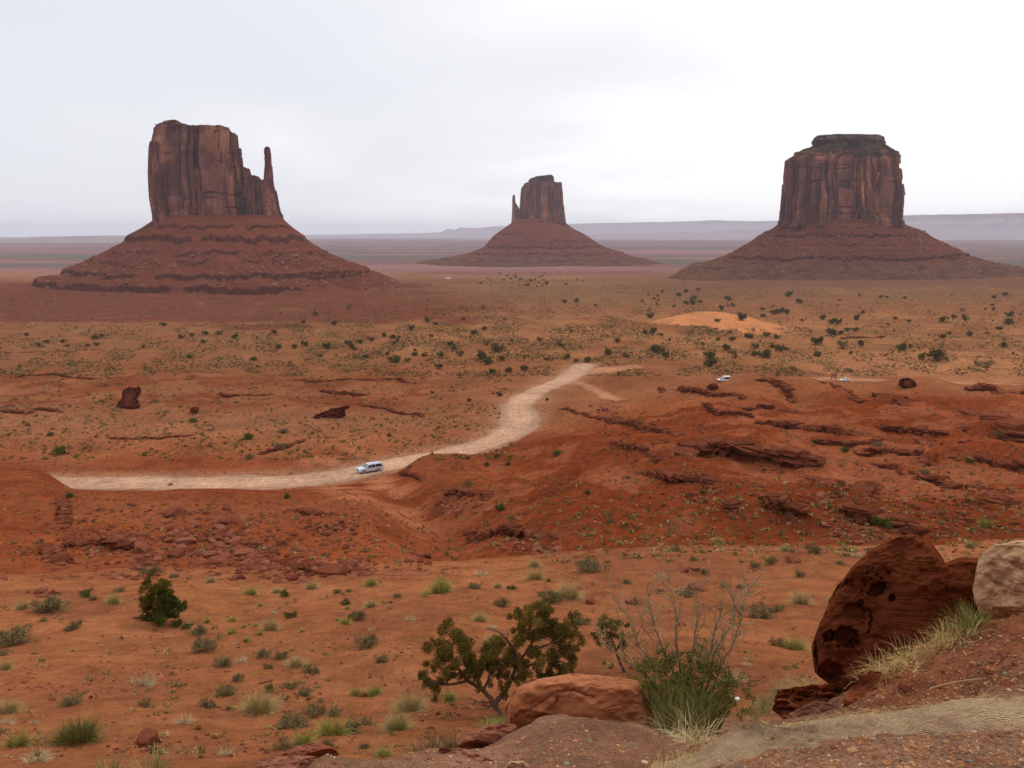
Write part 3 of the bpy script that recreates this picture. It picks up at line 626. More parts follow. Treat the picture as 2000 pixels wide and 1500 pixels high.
    for k in range(1, nr + 1):
        f = 1 - k / nr
        xx = xc + (x[-1] - xc) * f; yy = yc + (y[-1] - yc) * f
        zz = np.interp(xx - az_ * (yy - Dm), tX, tZ); zz = np.minimum(zz, zb + H) + cap_rough * H * fbm2(xx / S * 9, yy / S * 9, 3, seed + 20)
        zz = zz * min(1, k / 3) + z[-1] * (1 - min(1, k / 3)) if k < 3 else zz
        V.append(np.stack([xx, yy, zz], -1))
    V = np.concatenate(V); nn = nh + nr
    col = np.ones((len(V), 3)); col[:nh * nth] = np.clip(tcol, .45, 1.7).reshape(-1, 1) * np.array([1, .98, .96])
    return mesh(name, V, grid_faces(nn, nth, True), mat, parent, col, False)

def pedestal(name, Dm, sil, parent, ledges, q=0.9, seed=1, nth=1000, nr=420, tint=(1, 1, 1), apron=None, rub=2400, rs=(1.3, 5.5)):
    vs = np.array([s[0] for s in sil], float); uL = np.array([s[1] for s in sil], float); uR = np.array([s[2] for s in sil], float)
    z0 = -slope(vs) * Dm; xl = azi(uL, vs) * Dm; xr = azi(uR, vs) * Dm
    k = np.arange(len(vs)); tpar = np.r_[0, np.cumsum(np.hypot(np.diff(xr - xl) / 2, np.diff(z0)))]; tpar /= tpar[-1]
    t = np.linspace(0, 1, nr)[:, None]; th = np.linspace(0, 2 * math.pi, nth, endpoint=False)[None, :]
    zz = np.interp(t, tpar, z0); a = np.interp(t, tpar, xl); b = np.interp(t, tpar, xr)
    mid, hw_ = (a + b) / 2, (b - a) / 2
    f = 1 + 0.05 * sst(0.1, 0.5, t) * fbm2(np.cos(th) * 2.2 + 5, np.sin(th) * 2.2, 3, seed) * (np.abs(np.sin(th)))
    x = mid + hw_ * np.cos(th) * f; y = Dm + hw_ * (q * (1 - .27 * sst(0, .7, t))) * np.sin(th) * f; z = zz + 0 * th
    S = hw_.max()
    g = 1 - 2 * np.abs(noise2(np.arctan2(np.sin(th), np.cos(th)) * 16 + 1.5 * noise2(x / 60, y / 60, seed + 3), t * 2.5, seed + 1))
    amp = sst(0.02, 0.2, t) * (1 - sst(0.85, 1, t))
    z += amp * (3.4 * g + 4.5 * fbm2(x / 55, y / 55, 4, seed + 2) + 0.9 * fbm2(x / 9, y / 9, 2, seed + 4))
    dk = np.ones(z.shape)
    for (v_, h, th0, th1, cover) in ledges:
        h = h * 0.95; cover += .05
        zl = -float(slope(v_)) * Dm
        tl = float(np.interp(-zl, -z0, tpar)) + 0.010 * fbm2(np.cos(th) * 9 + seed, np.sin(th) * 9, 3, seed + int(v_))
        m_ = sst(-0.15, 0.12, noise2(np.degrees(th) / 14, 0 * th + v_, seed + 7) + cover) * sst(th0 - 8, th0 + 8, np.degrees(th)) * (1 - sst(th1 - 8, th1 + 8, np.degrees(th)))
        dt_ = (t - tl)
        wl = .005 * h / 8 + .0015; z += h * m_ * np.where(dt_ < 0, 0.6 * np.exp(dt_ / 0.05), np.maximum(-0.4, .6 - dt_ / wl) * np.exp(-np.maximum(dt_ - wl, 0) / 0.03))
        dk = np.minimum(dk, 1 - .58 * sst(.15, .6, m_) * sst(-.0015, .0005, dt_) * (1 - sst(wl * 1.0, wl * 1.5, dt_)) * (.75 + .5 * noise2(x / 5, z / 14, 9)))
    azc = float((xl[0] + xr[0]) / 2) / Dm; x = x + azc * (y - Dm)
    V = np.stack([x + 0 * z, y + 0 * z, z], -1)
    bandc = 1 + .16 * noise2(z / 5.5 + .3 * noise2(x / 60, y / 60, 3), 0 * z, seed + 30)
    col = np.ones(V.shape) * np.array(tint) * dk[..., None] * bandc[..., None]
    if apron:
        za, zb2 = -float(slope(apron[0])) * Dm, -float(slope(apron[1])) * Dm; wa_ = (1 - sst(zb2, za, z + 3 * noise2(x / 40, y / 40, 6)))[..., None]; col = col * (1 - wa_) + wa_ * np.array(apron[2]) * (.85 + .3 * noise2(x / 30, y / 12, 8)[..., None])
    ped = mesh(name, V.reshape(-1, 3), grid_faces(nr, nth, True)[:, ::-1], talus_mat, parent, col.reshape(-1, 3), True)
    if rub:
        mb = MB(); rg = np.random.default_rng(seed)
        for _ in range(rub):
            ii = int(nr * (0.15 + 0.75 * rg.random())); jj = int(nth * (0.5 + 0.5 * rg.random())) % nth
            if noise2(V[ii, jj, 0] / 45, V[ii, jj, 2] / 20, seed + 8) < -0.05 and rg.random() < .8: continue
            r_ = rs[0] + (rs[1] - rs[0]) * rg.random() ** 3
            W_ = ROCKV[rg.integers(len(ROCKV))]
            mb.add(W_[0] * r_ * np.array([1, 1, 0.7]) @ rotm(rg) + V[ii, jj] + [0, 0, 0.1 * r_], t=W_[1])
        tag(mb.build('rubble', rubble_mat, parent, False), kind='stuff')
    return ped

# ---- rock prototypes (faceted)
def ico(sub):
    import bmesh
    bm = bmesh.new(); bmesh.ops.create_icosphere(bm, subdivisions=sub, radius=1.0)
    V = np.array([v.co[:] for v in bm.verts]); Ft = np.array([[v.index for v in f.verts] for f in bm.faces]); bm.free(); return V, Ft
ICO1, ICO2, ICO3, ICO4 = ico(1), ico(2), ico(3), ico(4)
def facet(V, rg, n=9, flat=(1, 1, 0.6), rough=0.06, cut=(0.55, 0.85)):
    V = V.copy()
    for _ in range(n):
        d = rg.normal(size=3); d /= np.linalg.norm(d)
        if rg.random() < 0.45: d = np.array([[1, 0, 0], [0, 1, 0], [0, 0, 1], [-1, 0, 0], [0, -1, 0], [0, 0, -1]][rg.integers(6)], float) + 0.15 * d; d /= np.linalg.norm(d)
        c = cut[0] + (cut[1] - cut[0]) * rg.random(); h = V @ d - c; V -= np.where(h > 0, h, 0)[:, None] * d
    V += rough * fbm3(V[:, 0] * 2.5 + rg.random() * 50, V[:, 1] * 2.5, V[:, 2] * 2.5, 3, 5)[:, None] * V
    return V * np.array(flat)
def rotm(rg):
    a, b, c = rg.normal(size=3) * [0.25, 0.25, 3]
    return np.array(Matrix.Rotation(a, 3, 'X') @ Matrix.Rotation(b, 3, 'Y') @ Matrix.Rotation(c, 3, 'Z'))
rg0 = np.random.default_rng(3)
ROCKV = [(facet(ICO1[0], rg0, 5, (1, .8, .7)), ICO1[1]) for _ in range(8)]

# west butte
wb = empty('sandstone_butte', at(430, 560, 1450)); wb.location = (0, 0, 0)
tag(wb, 'tall red butte at the left with a thin spire standing off its right side', 'butte', 'sandstone buttes on the plain')
D1 = 1450
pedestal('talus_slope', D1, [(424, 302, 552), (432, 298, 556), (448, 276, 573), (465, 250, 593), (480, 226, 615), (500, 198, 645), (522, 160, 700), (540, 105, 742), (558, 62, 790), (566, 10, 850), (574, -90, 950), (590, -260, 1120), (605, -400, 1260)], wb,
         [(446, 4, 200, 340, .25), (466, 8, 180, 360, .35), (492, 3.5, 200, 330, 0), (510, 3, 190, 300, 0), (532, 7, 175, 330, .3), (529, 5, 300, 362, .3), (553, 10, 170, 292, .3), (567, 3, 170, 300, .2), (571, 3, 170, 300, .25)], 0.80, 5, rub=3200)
tower('cliff_tower', D1, [(440, 299, 480), (432, 300, 482), (415, 297, 484), (380, 294, 481), (335, 289, 478), (300, 290, 474), (262, 297, 470), (245, 300, 466), (238, 305, 462)],
      [(285, 262), (296, 257), (300, 247), (318, 244), (322, 240), (345, 241), (355, 247), (372, 251), (390, 248), (430, 250), (444, 257), (462, 262), (470, 268), (480, 285)], wb, cliff_mat, 0.62, 3.4, 0.085, 0.07, 31, 1200, 260, strata=(0.14, 0.10), yo=0, cap_rough=0.008)
tower('cliff_shoulder', D1, [(441, 462, 556), (436, 464, 555), (420, 466, 551), (400, 468, 545), (380, 470, 541), (360, 472, 536), (345, 474, 512), (330, 476, 498)],
      [(466, 330), (478, 328), (482, 345), (486, 341), (492, 344), (498, 352), (508, 358), (514, 360), (535, 362), (541, 378), (546, 398), (552, 420)], wb, cliff_mat, 0.8, 2.6, 0.10, 0.10, 47, 800, 180, freq=0.8, strata=(0.25, 0), cap_rough=0.03)
tower('spire', D1, [(400, 511, 543), (380, 513, 539), (360, 514, 535), (340, 515, 533), (318, 516.5, 531), (302, 515.5, 530.5), (296, 515, 529), (290, 515.5, 527.5), (287, 518, 526)],
      [(505, 288), (516, 289), (522, 286), (528, 288), (540, 290)], wb, cliff_mat, 1.0, 2.6, 0.12, 0.10, 53, 200, 150, freq=0.5, cap_rough=0.01)
tower('side_pillar', D1, [(436, 386, 404), (415, 385, 404), (395, 386, 402), (380, 389, 400), (374, 392, 398)], [(380, 378), (390, 375), (396, 374), (402, 378)], wb, cliff_mat, 1.3, 2.4, 0.12, 0.08, 57, 160, 90, yo=-50)
tower('side_pillar', D1, [(436, 300, 330), (390, 292, 320), (340, 289, 316), (300, 290, 310), (284, 292, 308)], [(285, 284), (292, 282), (305, 282), (316, 286), (330, 300)], wb, cliff_mat, 1.3, 3, 0.12, 0.08, 59, 260, 120, yo=-38)
# east butte
eb = tag(empty('sandstone_butte.001', (0, 0, 0)), 'smallest and farthest butte, in the middle, with a rock thumb on its left side', 'butte', 'sandstone buttes on the plain')
D2 = 2900
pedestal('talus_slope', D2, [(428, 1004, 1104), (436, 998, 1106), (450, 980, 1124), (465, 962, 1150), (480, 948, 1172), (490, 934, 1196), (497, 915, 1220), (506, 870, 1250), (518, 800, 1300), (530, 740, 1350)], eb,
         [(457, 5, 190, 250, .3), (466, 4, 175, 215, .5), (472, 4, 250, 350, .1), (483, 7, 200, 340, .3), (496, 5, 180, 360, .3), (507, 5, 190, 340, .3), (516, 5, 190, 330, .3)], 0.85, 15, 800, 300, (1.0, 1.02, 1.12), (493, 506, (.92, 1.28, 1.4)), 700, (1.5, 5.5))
tower('cliff_tower', D2, [(440, 1009, 1106), (430, 1010, 1105.5), (410, 1013, 1102.5), (385, 1015, 1101), (370, 1017, 1100), (360, 1021, 1099.5), (356, 1028, 1098.5)],
      [(1010, 362), (1020, 359), (1030, 357), (1060, 357), (1098, 357), (1102, 362)], eb, cliff_mat, 0.85, 3.2, 0.10, 0.05, 71, 700, 160, strata=(0.12, 0))
tower('cap_rock', D2, [(359, 1032, 1084), (352, 1033, 1083.5), (349, 1035, 1083), (346, 1045, 1083), (342, 1050, 1079)], [(1030, 351), (1046, 349), (1047, 345), (1065, 343), (1078, 341.5), (1083, 346)], eb, cap_mat, 0.8, 3.5, 0.15, 0.06, 73, 400, 60, strata=(0.9, 0.5), cap_rough=0.04)
tower('spire', D2, [(442, 998, 1018), (425, 999, 1018), (410, 999.5, 1015), (404, 999.7, 1012), (395, 1000, 1006.5), (386, 1000.5, 1006), (381, 1001.5, 1005)], [(995, 382), (1002, 380.5), (1005, 381), (1008, 400), (1012, 407), (1018, 408)], eb, cliff_mat, 1.0, 2.4, 0.15, 0.06, 77, 200, 110, freq=.5)
# right butte
rb = tag(empty('sandstone_butte.002', (0, 0, 0)), 'broad square butte at the right with a stepped flat cap and no spire', 'butte', 'sandstone buttes on the plain')
D3 = 1850
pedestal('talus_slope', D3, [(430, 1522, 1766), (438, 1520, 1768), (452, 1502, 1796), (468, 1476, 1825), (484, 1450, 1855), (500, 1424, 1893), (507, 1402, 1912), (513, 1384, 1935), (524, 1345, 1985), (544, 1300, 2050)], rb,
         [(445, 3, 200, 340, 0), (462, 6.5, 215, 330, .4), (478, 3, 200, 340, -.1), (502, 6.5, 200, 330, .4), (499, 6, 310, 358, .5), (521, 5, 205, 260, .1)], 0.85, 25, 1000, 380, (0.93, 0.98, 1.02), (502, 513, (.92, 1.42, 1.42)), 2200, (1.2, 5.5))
tower('cliff_tower', D3, [(444, 1520, 1767), (432, 1521, 1767), (410, 1523, 1769), (380, 1526, 1770), (350, 1527, 1766), (320, 1530, 1764), (308, 1548, 1762), (300, 1556, 1758)],
      [(1515, 330), (1529, 319), (1543, 317), (1548, 318), (1549, 313), (1556, 303), (1620, 300), (1740, 300), (1756, 303), (1763, 312), (1772, 330)], rb, cliff_mat, 0.85, 3.4, 0.085, 0.055, 81, 1300, 260, freq=1.25, strata=(0.10, 0.10))
tower('cap_slope', D3, [(309, 1552, 1760), (300, 1556, 1754), (296, 1560, 1753), (292, 1574, 1748), (286, 1586, 1738), (281, 1592, 1732)], [(1550, 298), (1562, 295), (1580, 288), (1590, 282), (1730, 282), (1738, 286), (1752, 296)], rb, cap_mat, 0.85, 2.8, 0.12, 0.035, 87, 700, 80, strata=(1.0, 0.6), cap_rough=0.03)
tower('cap_rock', D3, [(284, 1588, 1728), (278, 1584, 1731), (272, 1585, 1730), (268, 1590, 1728), (266, 1620, 1700)], [(1580, 275), (1588, 272), (1610, 269), (1640, 268), (1662, 265.5), (1690, 266.5), (1730, 269)], rb, cap_mat, 0.85, 3.0, 0.12, 0.05, 89, 600, 60, strata=(0.4, 0.3), cap_rough=0.03)

# ------------------------------------------------------------------ far plateaus
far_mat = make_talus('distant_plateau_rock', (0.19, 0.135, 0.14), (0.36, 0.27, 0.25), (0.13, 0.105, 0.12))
def plateau(name, Dm, depth, prof, vbase, seed, gul=1.0):
    us = np.array([p[0] for p in prof], float); v_ = np.array([p[1] for p in prof], float)
    px = azi(us, v_) * Dm; pz = -slope(v_) * Dm; zb = -float(slope(vbase)) * Dm - 30
    nx, ny = 900, 60; x = np.linspace(px[0], px[-1], nx)[:, None]; t = np.linspace(0, 1, ny)[None, :]
    h = np.interp(x, px, pz) - zb
    w = depth * 0.35
    tt = t + 0.07 * gul * fbm2(x / 900, t * 2 + 0 * x, 4, seed)
    prof_ = 0.62 * sst(0.0, 0.42, tt) * np.clip(tt / 0.3, 0, 1) ** 0.3 + 0.38 * sst(0.40, 0.47, tt)
    z = zb + h * np.clip(prof_, 0, 1) * (1 - sst(0.9, 1.0, t)) + h * 0.02 * fbm2(x / 700, t * 5, 3, seed + 3)
    y = Dm - w + depth * t + 0 * x
    return tag(mesh(name, np.stack([x + 0 * t, y, z], -1).reshape(-1, 3), grid_faces(nx, ny)[:, ::-1] if False else grid_faces(nx, ny), far_mat, None, np.ones((nx * ny, 3)), True), kind='structure')
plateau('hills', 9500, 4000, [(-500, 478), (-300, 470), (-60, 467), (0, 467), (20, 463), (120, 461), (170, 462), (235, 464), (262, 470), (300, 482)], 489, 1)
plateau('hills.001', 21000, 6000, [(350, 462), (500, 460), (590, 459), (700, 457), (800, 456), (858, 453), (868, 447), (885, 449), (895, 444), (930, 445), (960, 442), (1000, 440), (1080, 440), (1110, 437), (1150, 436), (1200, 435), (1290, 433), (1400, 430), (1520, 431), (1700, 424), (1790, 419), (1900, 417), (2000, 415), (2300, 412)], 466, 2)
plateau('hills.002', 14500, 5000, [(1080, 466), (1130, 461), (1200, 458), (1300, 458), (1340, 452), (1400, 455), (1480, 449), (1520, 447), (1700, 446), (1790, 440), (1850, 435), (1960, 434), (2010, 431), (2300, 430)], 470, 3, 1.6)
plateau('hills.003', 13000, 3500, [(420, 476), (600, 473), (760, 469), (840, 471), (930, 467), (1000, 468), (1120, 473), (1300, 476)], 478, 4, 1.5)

# ------------------------------------------------------------------ haze
hm = bpy.data.materials.new('thin_haze'); hm.use_nodes = True; ht = hm.node_tree; ht.nodes.clear()
pv = ht.nodes.new('ShaderNodeVolumePrincipled'); pv.inputs['Color'].default_value = (0.84, 0.87, 0.99, 1); pv.inputs['Density'].default_value = HAZE
pv.inputs['Anisotropy'].default_value = 0.0
ho = ht.nodes.new('ShaderNodeOutputMaterial'); ht.links.new(pv.outputs[0], ho.inputs['Volume'])
hb_ = MB(); hb_.box((-30000, -3000, float(Z.min()) - 60), (30000, 27000, 232)); hz = hb_.build('haze', hm, None, False); tag(hz, kind='stuff')
# ------------------------------------------------------------------ hard beds, blocks and loose stones
ledge_mat = make_rock('dark_red_shaded_ledge_rock', (0.115, 0.032, 0.016), (0.185, 0.054, 0.026), 0.6, 0.12, 0.6, True)  # dark rock, with the shade under its overhangs also put into the colour
stone_mat = make_rock('weathered_red_stone', (0.19, 0.060, 0.032), (0.26, 0.092, 0.052), 0.8, 0.06, 0.3, True)
ORD = ['leftmost', 'second from the left', 'third from the left', 'fourth from the left', 'fifth from the left', 'sixth from the left', 'seventh from the left', 'eighth from the left', 'ninth from the left', 'tenth from the left', 'eleventh from the left', 'twelfth from the left']
def auto_labels(items, marks, group, cat):
    """items: [obj, description, u, v]; label each by its look and the nearest landmark, ties broken left to right"""
    by = {}
    for o, desc, u, v in items:
        m = min(marks, key=lambda q: math.hypot(q[1] - u, (q[2] - v) * 1.5)); dx, dy = u - m[1], (v - m[2]) * 1.5
        far = math.hypot(dx, dy) > 130
        if abs(dx) > abs(dy): r = ('well ' if far else '') + ('left of' if dx < 0 else 'right of')
        else: r = ('far ' if far else 'just ') + ('behind' if dy < 0 else 'in front of')
        by.setdefault(f'{desc} {r} {m[0]}', []).append((u, o))
    for k, q in by.items():
        q.sort(key=lambda t: t[0]); n = len(q)
        for i_, (u, o) in enumerate(q):
            s = '' if n == 1 else (', left one of two' if i_ == 0 else ', right one of two') if n == 2 else ', ' + (ORD[i_] if i_ < len(ORD) and i_ < n - 1 else 'rightmost' if i_ == n - 1 else 'in the right half')
            lab = k + s
            if len(lab.split()) > 16: lab = ' '.join(lab.split()[:16])
            tag(o, lab, cat, group)
gx = np.linspace(-1, 1, 4); CV = []; 
_pts = {}; CQ = []
def _pi(p):
    k_ = tuple(np.round(p, 4)); 
    if k_ not in _pts: _pts[k_] = len(_pts)
    return _pts[k_]
for ax in range(3):
    for s_ in (-1, 1):
        for i_ in range(3):
            for j_ in range(3):
                q = []
                for (a_, b_) in ((i_, j_), (i_ + 1, j_), (i_ + 1, j_ + 1), (i_, j_ + 1)):
                    p = np.zeros(3); p[ax] = s_; p[(ax + 1) % 3] = gx[a_]; p[(ax + 2) % 3] = gx[b_]; q.append(_pi(p))
                CQ.append(q if s_ > 0 else q[::-1])
CUB = (np.array(list(_pts.keys())), np.array(CQ)); CUB = (CUB[0] / (1 + .12 * (np.abs(CUB[0]).sum(1, keepdims=True) > 2.7)), CUB[1])
CUBJ = [(lambda g_: .22 * np.stack([fbm3(*(CUB[0].T * .9 + g_[k] * 9), 2, 4) for k in range(3)], -1))(np.random.default_rng(k2).normal(size=(3, 3, 1))) for k2 in range(12)]
for n_, (lab, P, h) in enumerate(LEDGES):
    rg = np.random.default_rng(100 + n_); mb = MB(); s = 0.0
    seg = np.r_[0, np.cumsum(np.linalg.norm(np.diff(P[:, :2], axis=0), axis=1))]; Lt = seg[-1]
    s = 0.0
    while s < Lt:
        w = h * (0.35 + 1.2 * rg.random() ** 1.4); c = np.array([np.interp(s + w / 2, seg, P[:, k]) for k in range(3)])
        e0 = np.array([np.interp(min(s + w, Lt), seg, P[:, k]) for k in range(2)]) - np.array([np.interp(s, seg, P[:, k]) for k in range(2)])
        ang = math.atan2(e0[1], e0[0]); fr = s / Lt; tp = min(1, fr / 0.12, (1 - fr) / 0.12 + 0.25)
        if True:
            hh = 1.15 * h * (0.45 + 0.65 * rg.random()) * (0.4 + 0.6 * tp); nl = 1 + (rg.random() < 0.6) + (rg.random() < 0.25); z = 0
            zt = float(zat(c[0], c[1] + 0.5 * h + .3))
            nl += 1
            for l_ in range(nl):
                lh = hh / nl * (0.7 + 0.6 * rg.random()); V = CUB[0] + rg.normal(size=CUB[0].shape) * .05 + CUBJ[rg.integers(12)]
                V = V * np.array([w * (.50 + .2 * rg.random()), h * (0.55 + 0.4 * rg.random()), lh * .56]) + [0, (rg.random() - .5) * h * 0.45, 0]
                a_ = ang + 0.16 * rg.normal(); ca, sa = math.cos(a_), math.sin(a_)
                V = V @ np.array([[ca, -sa, 0], [sa, ca, 0], [0, 0, 1]]).T
                V[:, 2] += 0.07 * (V[:, 0]) * rg.normal()
                mb.add(V + [c[0] + .1 * h * rg.normal(), c[1], zt + .16 * h - z - lh * 0.5], q=CUB[1], c=np.array([1, 1, 1]) * (0.7 + 0.5 * rg.random())); z += lh
        if rg.random() < 0.0:                                            # fallen block below the ledge
            q = c + [rg.normal() * h * .5, -h * (0.8 + 1.8 * rg.random()), 0]; r_ = h * (0.15 + 0.3 * rg.random())
            W_ = ROCKV[rg.integers(8)]; mb.add(W_[0] * r_ @ rotm(rg) + [q[0], q[1], float(zat(q[0], q[1])) + r_ * .2], t=W_[1], c=np.array([1.05, 1, 1]))
        s += w * 0.72
    o = mb.build('rock_ledge', ledge_mat, None, False)
    tag(o, lab, 'rock ledge', 'hard ledges breaking out of the slopes')

ROCKM = []
for k in range(10):
    V, Ft = ICO3[0], ICO3[1]; V = facet(V, np.random.default_rng(200 + k), 12, (1, .75 + .2 * (k % 2), .45 + .06 * (k % 5)), 0.10, (0.5, 0.85))
    ROCKM.append(mesh('rock', V, Ft, stone_mat, None, np.ones((len(V), 3)) * [(1, 1, 1), (.8, .72, .7), (1.1, 1.05, 1.02)][k % 3], False, link=False))
def inst(me, name, p, s, rz, tilt=(0, 0)):
    o = bpy.data.objects.new(name, me); COL.objects.link(o); o.location = p; o.scale = s if hasattr(s, '__len__') else (s, s, s); o.rotation_euler = (tilt[0], tilt[1], rz); return o
rg = np.random.default_rng(12); items = []
def rock_at(u, v, w, name='rock', desc='red rock', k=None, flat=1.0, store=None):
    p = place(u, v, 9); r_ = w * p[1] / F / 2; k = rg.integers(10) if k is None else k
    o = inst(ROCKM[k], name, p + [0, 0, r_ * .14], (r_, r_ * (0.8 + .3 * rg.random()), r_ * flat * (0.8 + .5 * rg.random())), rg.random() * 6.28, (rg.normal() * .12, rg.normal() * .12))
    (store if store is not None else items).append((o, desc, u, v)); return o
CL = [(122, 1005, 12, 26, 16, 9), (182, 1050, 26, 12, 14, 8), (243, 1050, 34, 16, 16, 10), (337, 1012, 10, 14, 24, 5), (342, 1050, 34, 18, 22, 14), (300, 1090, 40, 18, 20, 13), (272, 1105, 14, 10, 24, 4),
      (430, 1040, 50, 22, 20, 16), (480, 1075, 60, 25, 24, 24), (430, 1090, 60, 18, 22, 18), (510, 1100, 50, 18, 24, 14), (360, 1078, 30, 12, 26, 7), (410, 1005, 40, 20, 16, 10), (640, 1030, 40, 14, 16, 9), (690, 1110, 45, 14, 18, 12),
      (570, 1130, 40, 10, 20, 7), (110, 1085, 22, 26, 15, 10), (92, 1160, 24, 8, 18, 4), (820, 1090, 22, 16, 18, 5), (900, 985, 34, 16, 14, 10), (1010, 1060, 50, 14, 13, 10), (1060, 1076, 30, 8, 16, 5), (1180, 800, 30, 16, 12, 8),
      (1556, 1008, 18, 12, 26, 3), (1660, 1040, 60, 20, 14, 8), (1850, 860, 80, 30, 14, 14), (1780, 840, 40, 20, 12, 7), (1690, 965, 60, 14, 13, 8), (1600, 960, 50, 20, 12, 7), (1940, 965, 40, 14, 18, 4), (1530, 915, 60, 16, 12, 7), (60, 800, 60, 10, 12, 8), (270, 1128, 60, 6, 10, 4)]
for cu, cv, su, sv, w, n in CL:
    for _ in range(n):
        u = cu + su * rg.normal() * .6; v = cv + sv * rg.normal() * .6
        rock_at(u, v, w * 1.3 * (0.45 + 1.0 * rg.random() ** 1.6), desc=['red rock', 'flat red rock', 'dark red block'][rg.integers(3)])
MARKS_R = [('the gully track', 700, 1000), ('the big green bush', 315, 1170), ('the far left slope', 100, 1050), ('the rocky hill crest', 330, 990), ('the centre ledge', 990, 1045), ('the lone shrub on the red slope', 978, 988), ('the bright green bush', 1724, 1018),
           ('the longest ledge', 1850, 830), ('the long double ledge', 1470, 890), ('the square outcrop', 255, 775), ('the road bend', 1010, 810), ('the right frame edge', 1960, 960)]
auto_labels(items, MARKS_R, 'loose rocks on the red slopes', 'rock')
items = []
for u, v, w, d_, k, fl in [(286, 1455, 78, 'squared red rock on open sand', 4, 1.35), (102, 1368, 20, 'small dark red rock', 1, 1), (516, 1332, 34, 'flat pale red rock', 0, .7), (708, 1360, 24, 'dark grey rock', 1, 1), (1154, 1178, 32, 'rounded brown rock', 4, 1.2), (1132, 1150, 22, 'low brown rock', 7, .8),
                         (1232, 1178, 38, 'layered tan rock', 2, 1), (1552, 1097, 38, 'low brown rock', 7, .9), (1336, 1115, 30, 'split tan rock', 2, 1.4), (1356, 1113, 24, 'tan rock', 5, 1.1), (1362, 1152, 44, 'angular tan rock', 8, 1.5), (1328, 1222, 34, 'broken red rock', 6, 1.2), (955, 1378, 30, 'dark rock slab', 1, .8), (600, 1322, 20, 'flat pale rock', 0, .6)]:
    rock_at(u, v, w, desc=d_, k=k, flat=fl)
MARKS_S = [('the big green bush', 315, 1170), ('the squared red rock', 286, 1440), ('the yucca', 250, 1490), ('the gnarled juniper', 960, 1330), ('the bare branched shrub', 1340, 1330), ('the pitted boulder', 1650, 1250), ('the left frame edge', 30, 1300), ('the grey grass mound', 506, 1360),
           ('the dark sage pair', 530, 1284), ('the straw grass mound', 800, 1380), ('the rounded brown rock', 1154, 1170), ('the layered tan rock', 1232, 1170), ('the gully head', 830, 1120), ('the leafless twig bush', 860, 1450), ('the low brown rock', 1552, 1095), ('the sage ridge', 620, 1440)]
auto_labels(items, MARKS_S, 'rocks lying on the sand', 'rock')

